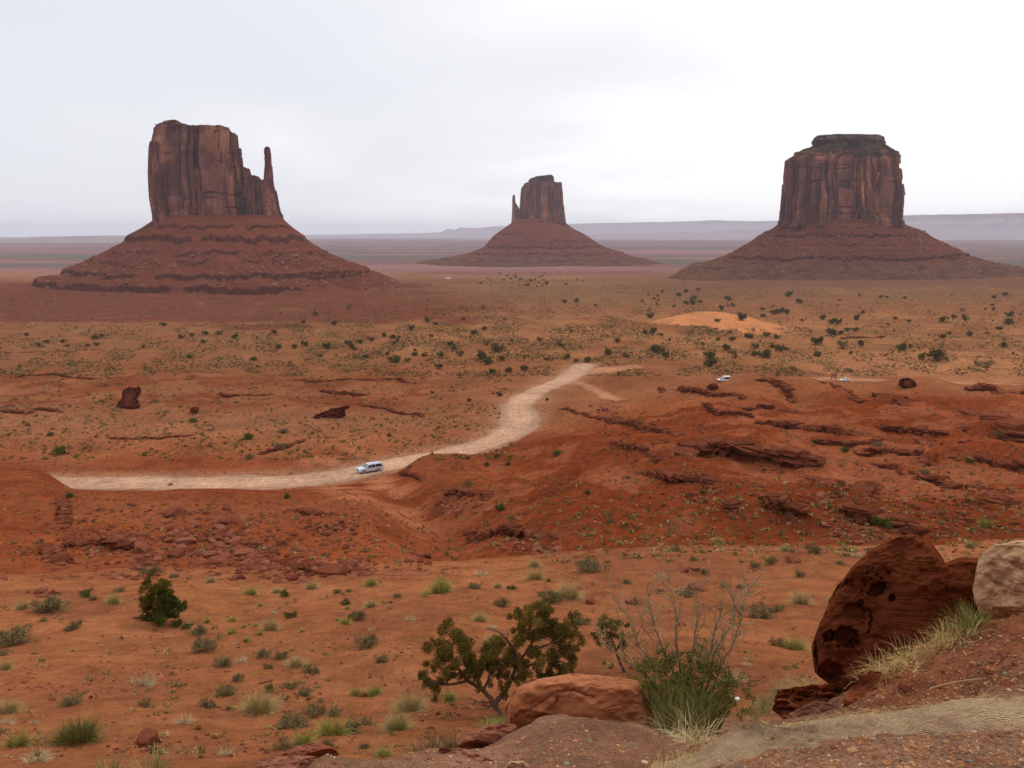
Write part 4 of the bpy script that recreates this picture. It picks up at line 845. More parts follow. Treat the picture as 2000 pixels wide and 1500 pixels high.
# outcrops on the left plain: a mushroom-like block and an overhang
def outcrop(px, T, lab, d=None, capover=1.1):
    us = [p[0] for p in px]; vs = [p[1] for p in px]; b = place(np.mean(us), max(vs) - 1, 60); return b
def inflate(name, outline, d, T, mat, lab, cat, dents=(), seed=1, e=0.55, nphi=220, nal=110, rough=0.04, rs=3.0, crack=(), tint=(1, 1, 1), yslope=0.0, group=None, facets=6, back=1.0):
    P = np.array(outline, float); c = (P.max(0) + P.min(0)) / 2
    ang = np.arctan2(P[:, 1] - c[1], P[:, 0] - c[0]); r = np.hypot(P[:, 0] - c[0], P[:, 1] - c[1]); o = np.argsort(ang); ang, r = ang[o], r[o]
    x_ = np.cos(ang) * r; y_ = np.sin(ang) * r
    ph = np.linspace(-math.pi, math.pi, nphi, endpoint=False)
    # ray hits on the polygon, lightly smoothed
    A2 = np.r_[ang[-1] - 2 * math.pi, ang, ang[0] + 2 * math.pi]; X2 = np.r_[x_[-1], x_, x_[0]]; Y2 = np.r_[y_[-1], y_, y_[0]]
    rr = np.zeros(nphi)
    for i_, p in enumerate(ph):
        k = np.clip(np.searchsorted(A2, p) - 1, 0, len(A2) - 2); ax, ay, bx, by = X2[k], Y2[k], X2[k + 1], Y2[k + 1]
        dx, dy = math.cos(p), math.sin(p); den = dx * (by - ay) - dy * (bx - ax); rr[i_] = (ax * (by - ay) - ay * (bx - ax)) / (den if abs(den) > 1e-9 else 1e-9)
    kf = np.array([1, 2, 3, 2, 1.]) / 9; rr = sum(kf[j] * np.roll(rr, j - 2) for j in range(5))
    al = np.linspace(0.02, math.pi - 0.02, nal)[:, None]
    sl = np.sin(al) ** e; uu = c[0] + rr * np.cos(ph) * sl; vv = c[1] + rr * np.sin(ph) * sl
    cc = np.cos(al); dep = np.sign(cc) * np.abs(cc) ** 0.8; dep = np.where(dep < 0, dep * back, dep)
    S = (P[:, 0].max() - P[:, 0].min()) * d / F; un = (uu - c[0]) / (np.ptp(P[:, 0]) / 2); vn = (vv - c[1]) / (np.ptp(P[:, 1]) / 2)
    rg_ = np.random.default_rng(seed); fac = np.full(uu.shape, 9.0)
    for _ in range(facets):
        g = rg_.normal(size=2) * 0.55; fac = np.minimum(fac, 0.75 + 0.35 * rg_.random() + g[0] * un + g[1] * vn)
    dep = np.where(dep > 0, np.minimum(dep, np.maximum(fac, 0.05)) if facets else dep, dep)
    yy = d - T * dep + yslope * vn * T
    n_ = fbm3(un * rs, vn * rs, dep * rs, 5, seed, 0.55) * sst(0, .25, np.sin(al))
    yy -= T * rough * 2.2 * n_; uu = uu + rough * np.ptp(P[:, 0]) * 0.25 * n_ * np.cos(ph); vv = vv + rough * np.ptp(P[:, 0]) * 0.25 * n_ * np.sin(ph)
    front = dep > 0
    for (du, dv_, ru, rv, dp, rot) in dents:
        a = uu - du; b = vv - dv_; ca, sa = math.cos(rot), math.sin(rot); q = ((a * ca + b * sa) / ru) ** 2 + ((-a * sa + b * ca) / rv) ** 2
        q = q * (1 + .5 * noise2(uu / 9, vv / 9, seed)); yy += np.where(front, dp * (1 - sst(0.45, 1.15, q)) , 0)
    for pts, wd, dp in crack:
        q, _, f_ = polydist(np.array([(a_, b_, 0) for a_, b_ in pts], float), uu + 2.5 * noise2(uu / 10, vv / 10, 3), vv + 2.5 * noise2(uu / 10, vv / 10, 4), 99); yy += np.where(front, dp * np.exp(-(q / wd) ** 2), 0)
    V = at(uu, vv, yy); V = V.reshape(-1, 3)
    fc = grid_faces(nal, nphi, True); caps = [np.arange(nphi)[None, ::-1], ((nal - 1) * nphi + np.arange(nphi))[None, :]]
    o = mesh(name, V, [fc] + caps, mat, None, np.ones((len(V), 3)) * tint, True); return tag(o, lab, cat, group)

boulder_mat = make_rock('smooth_red_boulder', (0.36, 0.125, 0.052), (0.43, 0.165, 0.078), 1.3, 0.03, 0.5, True, (0.30, 0.092, 0.042))
dark_mat = make_rock('dark_pitted_boulder', (0.125, 0.030, 0.012), (0.185, 0.048, 0.018), 1.2, 0.09, 1.0, True, (0.10, 0.028, 0.015))
tan_mat = make_rock('tan_boulder', (0.45, 0.245, 0.128), (0.50, 0.29, 0.16), 1.2, 0.04, 1.6, True, (0.38, 0.19, 0.11))
slab_mat = make_rock('pinkish_slab', (0.27, 0.10, 0.058), (0.33, 0.135, 0.08), 2.0, 0.02, 0.3, True, (0.20, 0.07, 0.042))
FG = 'boulders at the viewpoint edge'
inflate('boulder', [(986, 1385), (996, 1358), (1022, 1337), (1062, 1325), (1112, 1319), (1165, 1321), (1210, 1325), (1247, 1331), (1262, 1360), (1276, 1390), (1293, 1420), (1292, 1456), (1270, 1480), (1150, 1490), (1040, 1478), (1005, 1440), (988, 1410)], 6.55, 0.42, boulder_mat,
        'large smooth orange-red boulder with a crack, on the gravel in front of the juniper', 'boulder', dents=[(1040, 1398, 30, 10, .03, .3)], crack=[([(1000, 1405), (1050, 1378), (1085, 1352), (1120, 1348), (1160, 1362)], 1.6, .035), ([(1060, 1400), (1085, 1375), (1090, 1362)], 1.8, .03), ([(1180, 1385), (1230, 1372), (1262, 1380)], 1.3, .02)], seed=4, facets=4, group=FG)
inflate('boulder', [(1592, 1318), (1585, 1268), (1600, 1222), (1625, 1165), (1662, 1110), (1700, 1078), (1745, 1053), (1786, 1041), (1812, 1054), (1836, 1082), (1848, 1099), (1866, 1091), (1905, 1089), (1935, 1092), (1945, 1150), (1940, 1220), (1930, 1262), (1850, 1300), (1720, 1348), (1640, 1350)], 7.6, 0.60, dark_mat,
        'huge dark red-brown boulder pitted with weathered hollows, at the right', 'boulder',
        dents=[(1712, 1152, 13, 20, .16, .95), (1668, 1195, 24, 18, .10, .2), (1652, 1245, 26, 22, .20, .3), (1618, 1243, 10, 13, .13, .2), (1687, 1138, 7, 10, .05, .4), (1742, 1168, 7, 7, .11, 0), (1680, 1178, 7, 8, .08, 0), (1735, 1118, 5, 3.5, .06, 0), (1700, 1130, 3, 3, .05, 0), (1712, 1122, 3, 3, .05, 0), (1693, 1120, 3, 3, .05, 0), (1722, 1130, 4, 3, .05, 0), (1625, 1310, 26, 18, .16, .4), (1604, 1230, 5, 6, .06, 0), (1660, 1140, 10, 10, .05, 0), (1705, 1110, 3, 3, .04, 0), (1683, 1155, 3, 3, .05, 0)],
        crack=[([(1697, 1190), (1702, 1210), (1696, 1235)], 1.4, .07), ([(1592, 1240), (1594, 1280), (1600, 1315)], 2.5, .1)], seed=9, nphi=420, nal=260, rough=.05, facets=3, group=FG)
inflate('boulder', [(1902, 1150), (1906, 1110), (1913, 1082), (1942, 1063), (1990, 1056), (2070, 1050), (2150, 1080), (2180, 1160), (2160, 1260), (2060, 1290), (1965, 1270), (1930, 1240), (1912, 1195)], 6.6, 0.42, tan_mat, 'pale tan boulder cut by the right edge of the frame', 'boulder', seed=17, rough=.06, dents=[(1950, 1140, 20, 4, .03, .4), (1965, 1200, 25, 4, .03, .7), (1985, 1105, 18, 4, .03, .6)], facets=5, group=FG)
inflate('rock', [(1645, 1400), (1650, 1362), (1672, 1330), (1700, 1309), (1722, 1312), (1745, 1340), (1765, 1385), (1750, 1420), (1690, 1430)], 4.25, 0.12, dark_mat, 'angular brown rock poking out of the earth bank above the woven mat', 'rock', seed=21, tint=(1.5, 1.5, 1.6), facets=7)
inflate('rock', [(1520, 1425), (1545, 1392), (1590, 1370), (1622, 1372), (1645, 1392), (1650, 1430), (1600, 1450), (1540, 1450)], 4.4, 0.15, slab_mat, 'low grey-brown rock beside the upper edge of the woven mat', 'rock', seed=22, tint=(.68, .74, .8), facets=4)
inflate('rock', [(1512, 1385), (1520, 1350), (1560, 1342), (1620, 1338), (1660, 1345), (1662, 1385), (1600, 1400), (1540, 1410)], 5.1, 0.2, stone_mat, 'crumbling orange earth lump under the straw-coloured grass', 'rock', seed=23, tint=(1.1, .95, .7), rough=.14, rs=6, facets=3)
inflate('rock', [(1798, 1322), (1812, 1296), (1832, 1276), (1848, 1280), (1852, 1305), (1840, 1330)], 4.55, 0.05, slab_mat, 'smooth grey slab standing in the straw on the bank', 'rock', seed=24, tint=(.72, 1.1, 1.25), facets=3)
SG = 'flat slabs at the bottom edge'
inflate('rock_slab', [(492, 1512), (505, 1484), (560, 1477), (655, 1478), (662, 1500), (640, 1540), (520, 1545)], 4.35, 0.35, slab_mat, 'flat pinkish slab at the bottom edge, left of the leafless twig bush', 'rock', seed=25, e=.35, group=SG)
inflate('rock_slab', [(546, 1478), (575, 1458), (610, 1451), (650, 1458), (664, 1474), (640, 1492), (570, 1492)], 6.6, 0.35, slab_mat, 'rounded red slab just behind the flat pinkish slab', 'rock', seed=26, tint=(.85, .72, .65), group=SG)
inflate('rock_slab', [(852, 1472), (860, 1460), (905, 1464), (950, 1478), (990, 1500), (985, 1540), (880, 1540), (855, 1500)], 4.6, 0.25, slab_mat, 'wedge-shaped pink slab below the big smooth boulder', 'rock', seed=27, facets=5, group=SG)
inflate('rock_slab', [(890, 1455), (915, 1430), (960, 1415), (1005, 1414), (1020, 1440), (1000, 1475), (930, 1480)], 6.0, 0.3, slab_mat, 'low pinkish slab tucked against the left foot of the smooth boulder', 'rock', seed=28, tint=(.9, .85, .8), facets=4, group=SG)
inflate('rock_slab', [(985, 1500), (995, 1487), (1020, 1486), (1040, 1500), (1035, 1530), (990, 1530)], 4.2, 0.1, tan_mat, 'small tan slab at the bottom edge right of the wedge-shaped slab', 'rock', seed=29, facets=4, group=SG)
b1 = place(258, 794, 60)[1]
inflate('rock_outcrop', [(226, 793), (238, 778), (240, 762), (252, 757), (274, 756), (275, 768), (268, 776), (273, 795), (250, 800)], b1 - 1, 2.2, ledge_mat, 'square dark outcrop like a stool standing in the left scrub', 'outcrop', seed=31, rough=.12, rs=6, e=.35, facets=5, dents=[(272, 776, 5, 5, 2, 0)])
b1 = place(655, 815, 60)[1]
inflate('rock_outcrop', [(612, 812), (640, 802), (668, 795), (680, 791), (684, 797), (672, 800), (674, 812), (648, 820), (622, 819)], b1 - 1, 2.0, ledge_mat, 'dark overhanging outcrop with a flat slanting top left of the road', 'outcrop', seed=32, rough=.12, rs=6, e=.3, facets=5, tint=(.75, .7, .7))
b1 = place(380, 806, 60)[1]
inflate('rock_outcrop', [(372, 805), (371, 797), (380, 793), (389, 795), (388, 804), (382, 808)], b1 - .5, 1.2, ledge_mat, 'small squared boulder alone between the two dark outcrops', 'outcrop', seed=33, facets=5)
b1 = place(1400, 757, 60)[1]
inflate('rock_outcrop', [(1378, 757), (1386, 750), (1395, 747), (1402, 751), (1404, 758), (1390, 760)], b1 - 1, 1.5, ledge_mat, 'round knob of rock just in front of the open truck', 'outcrop', seed=34, facets=5, tint=(1.1, 1.2, 1.2))
b1 = place(1771, 756, 60)[1]
inflate('rock_outcrop', [(1754, 752), (1758, 741), (1774, 738), (1786, 744), (1791, 753), (1778, 757), (1764, 757)], b1 - 1, 1.6, ledge_mat, 'dark red knob on the crest under the right butte', 'outcrop', seed=35, rough=.12, rs=6, e=.35, facets=5)

# ------------------------------------------------------------------ plants
leaf_mat = make_leaf('dry_foliage'); bark_mat = make_rock('grey_bark', (0.20, 0.14, 0.11), (0.30, 0.22, 0.17), 12, 0.01, 0, True)
def blades(rg_, n, rb, Lm, spread, wd, c0, c1, curve=0.35, seg=2, up=1.0):
    th = rg_.random(n) * 6.283; r0 = rb * np.sqrt(rg_.random(n)); tilt = spread * rg_.random(n) ** 0.8; L0 = Lm * (0.55 + 0.45 * rg_.random(n))
    base = np.stack([r0 * np.cos(th), r0 * np.sin(th), 0 * th - 0.02], -1); th2 = th + 0.5 * rg_.normal(size=n)
    out = np.stack([np.cos(th2), np.sin(th2), 0 * th], -1); side = np.stack([-np.sin(th2 + rg_.normal(size=n)), np.cos(th2), 0 * th], -1)
    V = []; ks = seg + 1
    for k in range(ks):
        f = k / seg; a = tilt + curve * f * tilt * 2; P = base + L0[:, None] * f * (np.sin(a)[:, None] * out + (np.cos(a) * up)[:, None] * [0, 0, 1]); w = wd * (1 - f * .8)
        V += [P - side * w, P + side * w]
    V = np.stack(V, 1); nv = 2 * ks; idx = np.arange(n)[:, None] * nv
    q = np.concatenate([np.concatenate([idx + 2 * k, idx + 2 * k + 1, idx + 2 * k + 3, idx + 2 * k + 2], 1) for k in range(seg)])
    m = rg_.random(n)[:, None, None]; c = np.array(c0) * (1 - m) + np.array(c1) * m; c = np.broadcast_to(c, (n, nv, 3)); 
    return V.reshape(-1, 3), q, c.reshape(-1, 3)
def leaves(rg_, C_, n, rad, size, c0, c1, jitter=0.25, upb=0.3):
    """leaf quads in ellipsoids C_ (centres), rad (per centre xyz)"""
    C_ = np.asarray(C_, float); rad = np.broadcast_to(np.asarray(rad, float), C_.shape); k = rg_.integers(len(C_), size=n)
    d = rg_.normal(size=(n, 3)); d /= np.linalg.norm(d, axis=1, keepdims=True); rr = rg_.random(n) ** 0.45
    P = C_[k] + d * rr[:, None] * rad[k]
    a = rg_.normal(size=(n, 3)) + d * 0.8 + [0, 0, upb]; a /= np.linalg.norm(a, axis=1, keepdims=True); b = np.cross(a, rg_.normal(size=(n, 3))); b /= np.linalg.norm(b, axis=1, keepdims=True)
    s = size * (0.6 + 0.8 * rg_.random(n))[:, None]
    V = np.stack([P - b * s * .35, P + a * s * .5 - b * s * .1 + b * s * .45, P + a * s * 1.3, P + a * s * .5 - b * s * .5], 1)
    cc = rg_.random(len(C_))[k] * 0.6 + rg_.random(n) * 0.4; c = np.array(c0)[None] * (1 - cc[:, None]) + np.array(c1)[None] * cc[:, None]
    q = np.arange(n * 4).reshape(n, 4); return V.reshape(-1, 3), q, np.repeat(c, 4, 0)
def twigs(mb, rg_, n, Lm, r, c, spread=1.0, k=3, rb=.08):
    for _ in range(n):
        th = rg_.random() * 6.283; t_ = spread * rg_.random() ** .7; P = [np.array([rb * math.cos(th) * rg_.random(), rb * math.sin(th) * rg_.random(), -.02])]; d = np.array([math.cos(th) * math.sin(t_), math.sin(th) * math.sin(t_), math.cos(t_)])
        L0 = Lm * (.6 + .4 * rg_.random())
        for s in range(4): P.append(P[-1] + d * L0 / 4); d = d + rg_.normal(size=3) * .25; d /= np.linalg.norm(d)
        mb.add(*(lambda m_: (m_.V[0], m_.Fq[0]))(_tb(P, np.linspace(r, r * .3, 5), k)), c=c)
def _tb(P, r, k):
    m_ = MB(); m_.tube(P, r, k); return m_
def bush(kind, seed):
    g = np.random.default_rng(seed); mb = MB()
    if kind == 'grass':
        a = blades(g, 800, .17, .58, 1.1, .0042, (.25, .195, .105), (.42, .34, .21)); mb.add(a[0], a[1], c=a[2])
        a = blades(g, 120, .2, .4, 1.3, .007, (.16, .15, .07), (.26, .22, .11)); mb.add(a[0], a[1], c=a[2])
    elif kind == 'greengrass':
        a = blades(g, 380, .18, .55, 1.1, .007, (.19, .18, .05), (.33, .29, .12)); mb.add(a[0], a[1], c=a[2])
        a = blades(g, 150, .2, .42, 1.2, .007, (.11, .13, .04), (.2, .2, .08)); mb.add(a[0], a[1], c=a[2])
    elif kind == 'pale':
        a = blades(g, 240, .25, .48, 1.35, .006, (.36, .29, .22), (.50, .43, .35), .6); mb.add(a[0], a[1], c=a[2])
        twigs(mb, g, 26, .5, .008, (.33, .27, .22), 1.3)
    elif kind == 'sage':
        cs = [np.array([.28 * g.normal() * .8, .28 * g.normal() * .8, .13 + .16 * g.random()]) for _ in range(16)]
        cs = np.clip(cs, [-.4, -.4, .06], [.4, .4, .34]); a = leaves(g, cs, 1500, (.13, .13, .11), .034, (.105, .085, .052), (.215, .178, .120)); mb.add(a[0], a[1], c=a[2])
        a = blades(g, 160, .28, .48, 1.2, .005, (.15, .105, .07), (.30, .22, .15)); mb.add(a[0], a[1], c=a[2]); twigs(mb, g, 16, .45, .012, (.13, .09, .065), 1.2)
    elif kind == 'brown':
        a = blades(g, 420, .26, .50, 1.2, .006, (.13, .085, .05), (.25, .165, .10)); mb.add(a[0], a[1], c=a[2])
        cs = [np.array([.25 * g.normal(), .25 * g.normal(), .12 + .12 * g.random()]) for _ in range(9)]; a = leaves(g, cs, 450, .1, .035, (.09, .075, .04), (.17, .135, .08)); mb.add(a[0], a[1], c=a[2])
    elif kind == 'green':
        cs = [np.array([.24 * g.normal(), .24 * g.normal(), .15 + .22 * g.random()]) for _ in range(14)]; cs = np.clip(cs, [-.38, -.38, .08], [.38, .38, .4])
        a = leaves(g, cs, 1500, (.14, .14, .13), .04, (.045, .06, .018), (.12, .135, .045)); mb.add(a[0], a[1], c=a[2])
        a = blades(g, 160, .22, .55, 1.0, .006, (.07, .08, .03), (.15, .15, .06)); mb.add(a[0], a[1], c=a[2])
    elif kind == 'broom':
        a = blades(g, 1100, .26, .55, 1.15, .006, (.07, .075, .028), (.19, .165, .07), .2); mb.add(a[0], a[1], c=a[2])
    elif kind == 'orange':
        a = blades(g, 320, .14, .75, .5, .008, (.36, .16, .07), (.46, .25, .12)); mb.add(a[0], a[1], c=a[2])
    elif kind == 'juniper':
        cs = [np.array([.26 * g.normal(), .26 * g.normal(), .2 + .32 * g.random()]) for _ in range(15)]; cs = np.clip(cs, [-.4, -.4, .14], [.4, .4, .6])
        a = leaves(g, cs, 900, (.15, .15, .14), .07, (.055, .055, .026), (.125, .108, .05)); mb.add(a[0], a[1], c=a[2])
        for _ in range(5):
            d = g.normal(size=3) * .22; mb.tube([(0, 0, -.05), (d[0] * .4, d[1] * .4, .15), (d[0], d[1], .38)], [.03, .022, .012], 4, (.12, .085, .065))
    elif kind == 'sparse':
        cs = [np.array([.3 * g.normal(), .3 * g.normal(), .25 + .3 * g.random()]) for _ in range(9)]
        a = leaves(g, cs, 260, (.13, .13, .12), .06, (.08, .06, .04), (.15, .12, .07)); mb.add(a[0], a[1], c=a[2]); twigs(mb, g, 30, .7, .014, (.13, .085, .065), 1.1)
    return mb.build({'juniper': 'juniper_shrub', 'sparse': 'desert_shrub', 'grass': 'grass_tuft', 'greengrass': 'grass_tuft', 'pale': 'dead_brush', 'orange': 'grass_tuft'}.get(kind, 'desert_shrub'), leaf_mat, None, False, link=False)
KINDS = ['grass', 'greengrass', 'pale', 'sage', 'brown', 'green', 'broom', 'orange', 'juniper', 'sparse']
BUSH = {k: [bush(k, 300 + 17 * i_ + j_) for j_ in range(6 if k in ('sage', 'juniper', 'grass') else 3)] for i_, k in enumerate(KINDS)}
NM = {'grass': ('grass_tuft', 'straw grass tuft', 'grass tuft'), 'greengrass': ('grass_tuft', 'yellow-green grass tuft', 'grass tuft'), 'pale': ('dead_brush', 'bleached dead brush', 'dead plant'), 'sage': ('sage_shrub', 'grey sage shrub', 'shrub'),
      'brown': ('desert_shrub', 'brown twiggy shrub', 'shrub'), 'green': ('green_shrub', 'dark green shrub', 'shrub'), 'broom': ('broom_shrub', 'dense olive broom shrub', 'shrub'), 'orange': ('grass_tuft', 'rusty orange grass tuft', 'grass tuft'),
      'juniper': ('juniper_shrub', 'dark juniper shrub', 'shrub'), 'sparse': ('desert_shrub', 'sparse brown shrub', 'shrub')}
def plant(kind, u, v, w, hs=1.0, dmin=9.0, size_word=True):
    p = place(u, v, dmin); s = w * p[1] / F / (0.70 if kind in ('sage', 'brown', 'grass', 'greengrass', 'pale') else .8); me = BUSH[kind][rg.integers(len(BUSH[kind]))]
    o = inst(me, NM[kind][0], p + [0, 0, -.01 * s], (s, s, s * hs * (0.85 + .3 * rg.random())), rg.random() * 6.28)
    sw = ('small ' if w < 22 else 'large ' if w > 42 else '') if size_word else ''
    return (o, sw + NM[kind][1], u, v)
G, Y, P_, S_, B_, E_, O_ = 'grass', 'greengrass', 'pale', 'sage', 'brown', 'green', 'broom'
NEARP = [(100, 1194, 52, S_), (104, 1190, 36, G), (168, 1166, 28, E_), (236, 1156, 16, S_), (222, 1178, 28, G), (184, 1172, 16, S_), (44, 1190, 28, G), (294, 1124, 32, S_), (340, 1128, 18, S_), (412, 1137, 20, G), (488, 1162, 32, Y), (540, 1157, 20, G), (555, 1164, 20, E_), (608, 1150, 26, G),
 (84, 1214, 14, S_), (144, 1228, 28, S_), (32, 1254, 66, S_), (4, 1280, 24, S_), (10, 1308, 30, G), (142, 1272, 12, G), (364, 1228, 18, E_), (372, 1222, 14, Y), (388, 1240, 36, S_), (398, 1270, 44, S_), (404, 1216, 16, Y), (452, 1238, 20, Y), (480, 1252, 16, Y), (476, 1226, 14, Y), (498, 1224, 16, Y), (528, 1230, 34, G), (508, 1240, 14, Y), (566, 1208, 24, E_), (534, 1198, 16, P_), (508, 1184, 14, Y), (452, 1214, 22, Y),
 (514, 1284, 28, S_), (549, 1286, 26, S_), (577, 1302, 38, G), (606, 1314, 28, S_), (470, 1294, 28, P_), (440, 1300, 36, S_), (524, 1306, 20, B_), (566, 1344, 30, B_), (594, 1358, 28, S_), (462, 1330, 24, S_), (440, 1358, 38, S_), (404, 1380, 28, S_), (278, 1338, 50, P_), (280, 1380, 30, B_), (138, 1376, 38, S_), (506, 1390, 68, G), (524, 1352, 24, E_), (14, 1392, 46, G), (12, 1414, 30, P_), (66, 1414, 18, P_), (148, 1446, 86, O_), (34, 1456, 52, Y), (72, 1488, 56, P_), (388, 1424, 22, 'orange'), (360, 1414, 40, P_), (616, 1394, 44, B_), (572, 1420, 58, S_), (624, 1372, 14, S_), (652, 1398, 24, S_), (552, 1464, 42, B_), (592, 1456, 48, Y), (648, 1436, 64, Y), (680, 1430, 50, S_), (640, 1460, 30, S_), (440, 1476, 36, P_),
 (724, 1144, 28, Y), (658, 1158, 16, S_), (682, 1156, 12, S_), (676, 1180, 22, E_), (678, 1190, 14, Y), (700, 1210, 32, S_), (674, 1218, 24, Y), (660, 1212, 12, Y), (724, 1186, 28, G), (776, 1166, 16, S_), (860, 1158, 54, Y), (868, 1150, 30, G), (832, 1164, 18, Y), (926, 1150, 24, S_), (940, 1124, 28, P_), (1000, 1152, 18, E_), (972, 1148, 20, G), (1046, 1132, 36, G), (1044, 1106, 24, G), (1072, 1136, 10, E_), (1152, 1116, 46, S_), (1222, 1140, 20, S_), (982, 1184, 28, S_), (1076, 1176, 46, S_), (1110, 1168, 50, G), (1046, 1186, 24, S_), (938, 1214, 34, G), (800, 1212, 24, P_), (722, 1260, 46, S_), (726, 1232, 14, P_), (744, 1292, 24, S_), (834, 1298, 24, 'orange'), (730, 1356, 36, Y), (694, 1358, 26, Y), (800, 1388, 62, G), (878, 1366, 32, Y), (776, 1424, 54, G), (780, 1426, 34, Y), (714, 1416, 32, S_), (712, 1462, 18, S_), (1136, 1220, 34, S_), (960, 1258, 34, G), (960, 1228, 20, P_), (748, 1478, 40, Y),
 (1210, 1064, 14, G), (1318, 1076, 20, S_), (1402, 1062, 22, G), (1496, 1066, 10, S_), (1532, 1076, 20, G), (1548, 1078, 12, S_), (1590, 1080, 28, S_), (1672, 1086, 22, P_), (1652, 1086, 12, S_), (1474, 1108, 22, S_), (1506, 1100, 24, S_), (1640, 1102, 14, S_), (1562, 1126, 20, S_), (1354, 1094, 14, S_), (1376, 1120, 20, S_), (1290, 1128, 24, P_), (1340, 1164, 30, S_), (1414, 1146, 16, S_), (1446, 1148, 16, S_), (1288, 1158, 16, S_), (1564, 1180, 44, G), (1624, 1176, 20, G), (1516, 1194, 26, S_), (1484, 1206, 44, S_), (1552, 1268, 48, Y), (1520, 1262, 32, B_), (1436, 1332, 50, P_), (1700, 1080, 16, S_), (1780, 1070, 14, S_), (1895, 1070, 18, S_), (1240, 1180, 20, S_), (1460, 1300, 18, P_)]
items = []
for q_, (u, v, w) in enumerate([(1712, 1352, 26), (1748, 1372, 18), (1772, 1340, 34), (1800, 1362, 20), (1838, 1342, 30), (1862, 1365, 18), (1884, 1322, 38), (1910, 1350, 24), (1935, 1310, 30), (1962, 1338, 34), (1988, 1300, 26), (1752, 1322, 20), (1905, 1285, 26), (1960, 1278, 30), (1845, 1310, 20), (1690, 1380, 18)]):
    p = place(u, v, 3.35, 5.6); r_ = w * p[1] / F / 2; o = inst(ROCKM[[0, 1, 4, 7, 1, 4][q_ % 6]], 'rock', p + [0, 0, -r_ * .15], (r_ * 1.2, r_ * .9, r_ * (.8 + .4 * rg.random())), rg.random() * 6.28, (rg.normal() * .3, rg.normal() * .3)); items.append((o, ['broken red rock', 'dark red clod', 'brown stone'][q_ % 3] + ' in the earth bank', u, v))
auto_labels(items, [('the dry stalk', 1870, 1342), ('the grey slab', 1825, 1300), ('the angular brown rock', 1710, 1355), ('the right frame edge', 1990, 1310)], 'rocks in the earth bank', 'rock')
items = [plant(k, u, v, w, {'sage': .95, 'pale': .9, 'greengrass': 1.0, 'broom': .75, 'grass': 1.05}.get(k, 1)) for u, v, w, k in NEARP]
for cat in sorted(set(NM[q[3]][2] for q in NEARP)):
    sub = [it for it, q in zip(items, NEARP) if NM[q[3]][2] == cat]; auto_labels(sub, MARKS_S, {'shrub': 'low shrubs scattered over the sand', 'grass tuft': 'grass tufts scattered over the sand', 'dead plant': 'dead brush lying on the sand'}[cat], cat)
MID = [(652, 631, 12), (803, 640, 13), (945, 642, 10), (924, 649, 12), (878, 670, 12), (885, 679, 13), (860, 693, 12), (899, 691, 14), (973, 680, 21), (940, 695, 22), (953, 705, 22), (981, 700, 14), (857, 716, 13), (962, 724, 13), (992, 722, 16), (1023, 719, 17), (1055, 663, 10), (1090, 672, 7), (1207, 665, 12), (1188, 688, 17), (1223, 694, 13), (1148, 703, 14), (1125, 705, 9), (1107, 697, 15), (1071, 701, 8), (1276, 682, 18), (1288, 685, 20), (1300, 694, 14), (1275, 646, 14), (1261, 649, 11), (1269, 617, 13), (682, 670, 14), (637, 675, 15), (703, 668, 12), (726, 663, 12), (750, 654, 11), (766, 658, 12), (777, 665, 8), (694, 682, 9), (795, 703, 12), (829, 693, 11), (843, 656, 9), (714, 696, 9), (917, 782, 9), (976, 770, 13), (1069, 780, 8), (845, 766, 8), (761, 850, 9), (950, 908, 12), (992, 906, 10),
 (1512, 610, 16), (1536, 610, 12), (1450, 620, 20), (1490, 617, 10), (1624, 628, 16), (1636, 629, 16), (1622, 650, 18), (1641, 650, 12), (1656, 644, 10), (1670, 643, 12), (1593, 666, 22), (1497, 654, 12), (1420, 679, 17), (1476, 676, 14), (1491, 692, 24), (1510, 676, 12), (1523, 682, 18), (1539, 681, 10), (1597, 693, 14), (1764, 678, 24), (1682, 671, 14), (1802, 696, 17), (1832, 696, 30), (1386, 708, 28), (1384, 696, 20), (1684, 610, 8), (1748, 622, 8), (1774, 626, 8), (1842, 624, 14), (1886, 624, 10), (1968, 630, 16), (1970, 614, 14), (1960, 674, 12),
 (52, 654, 9), (91, 668, 9), (75, 673, 9), (124, 667, 11), (130, 675, 9), (170, 675, 8), (190, 672, 10), (185, 660, 14), (199, 656, 8), (319, 634, 12), (356, 657, 13), (374, 655, 9), (401, 651, 11), (399, 667, 11), (459, 658, 12), (576, 678, 12), (544, 678, 11), (537, 648, 12), (280, 677, 9)]
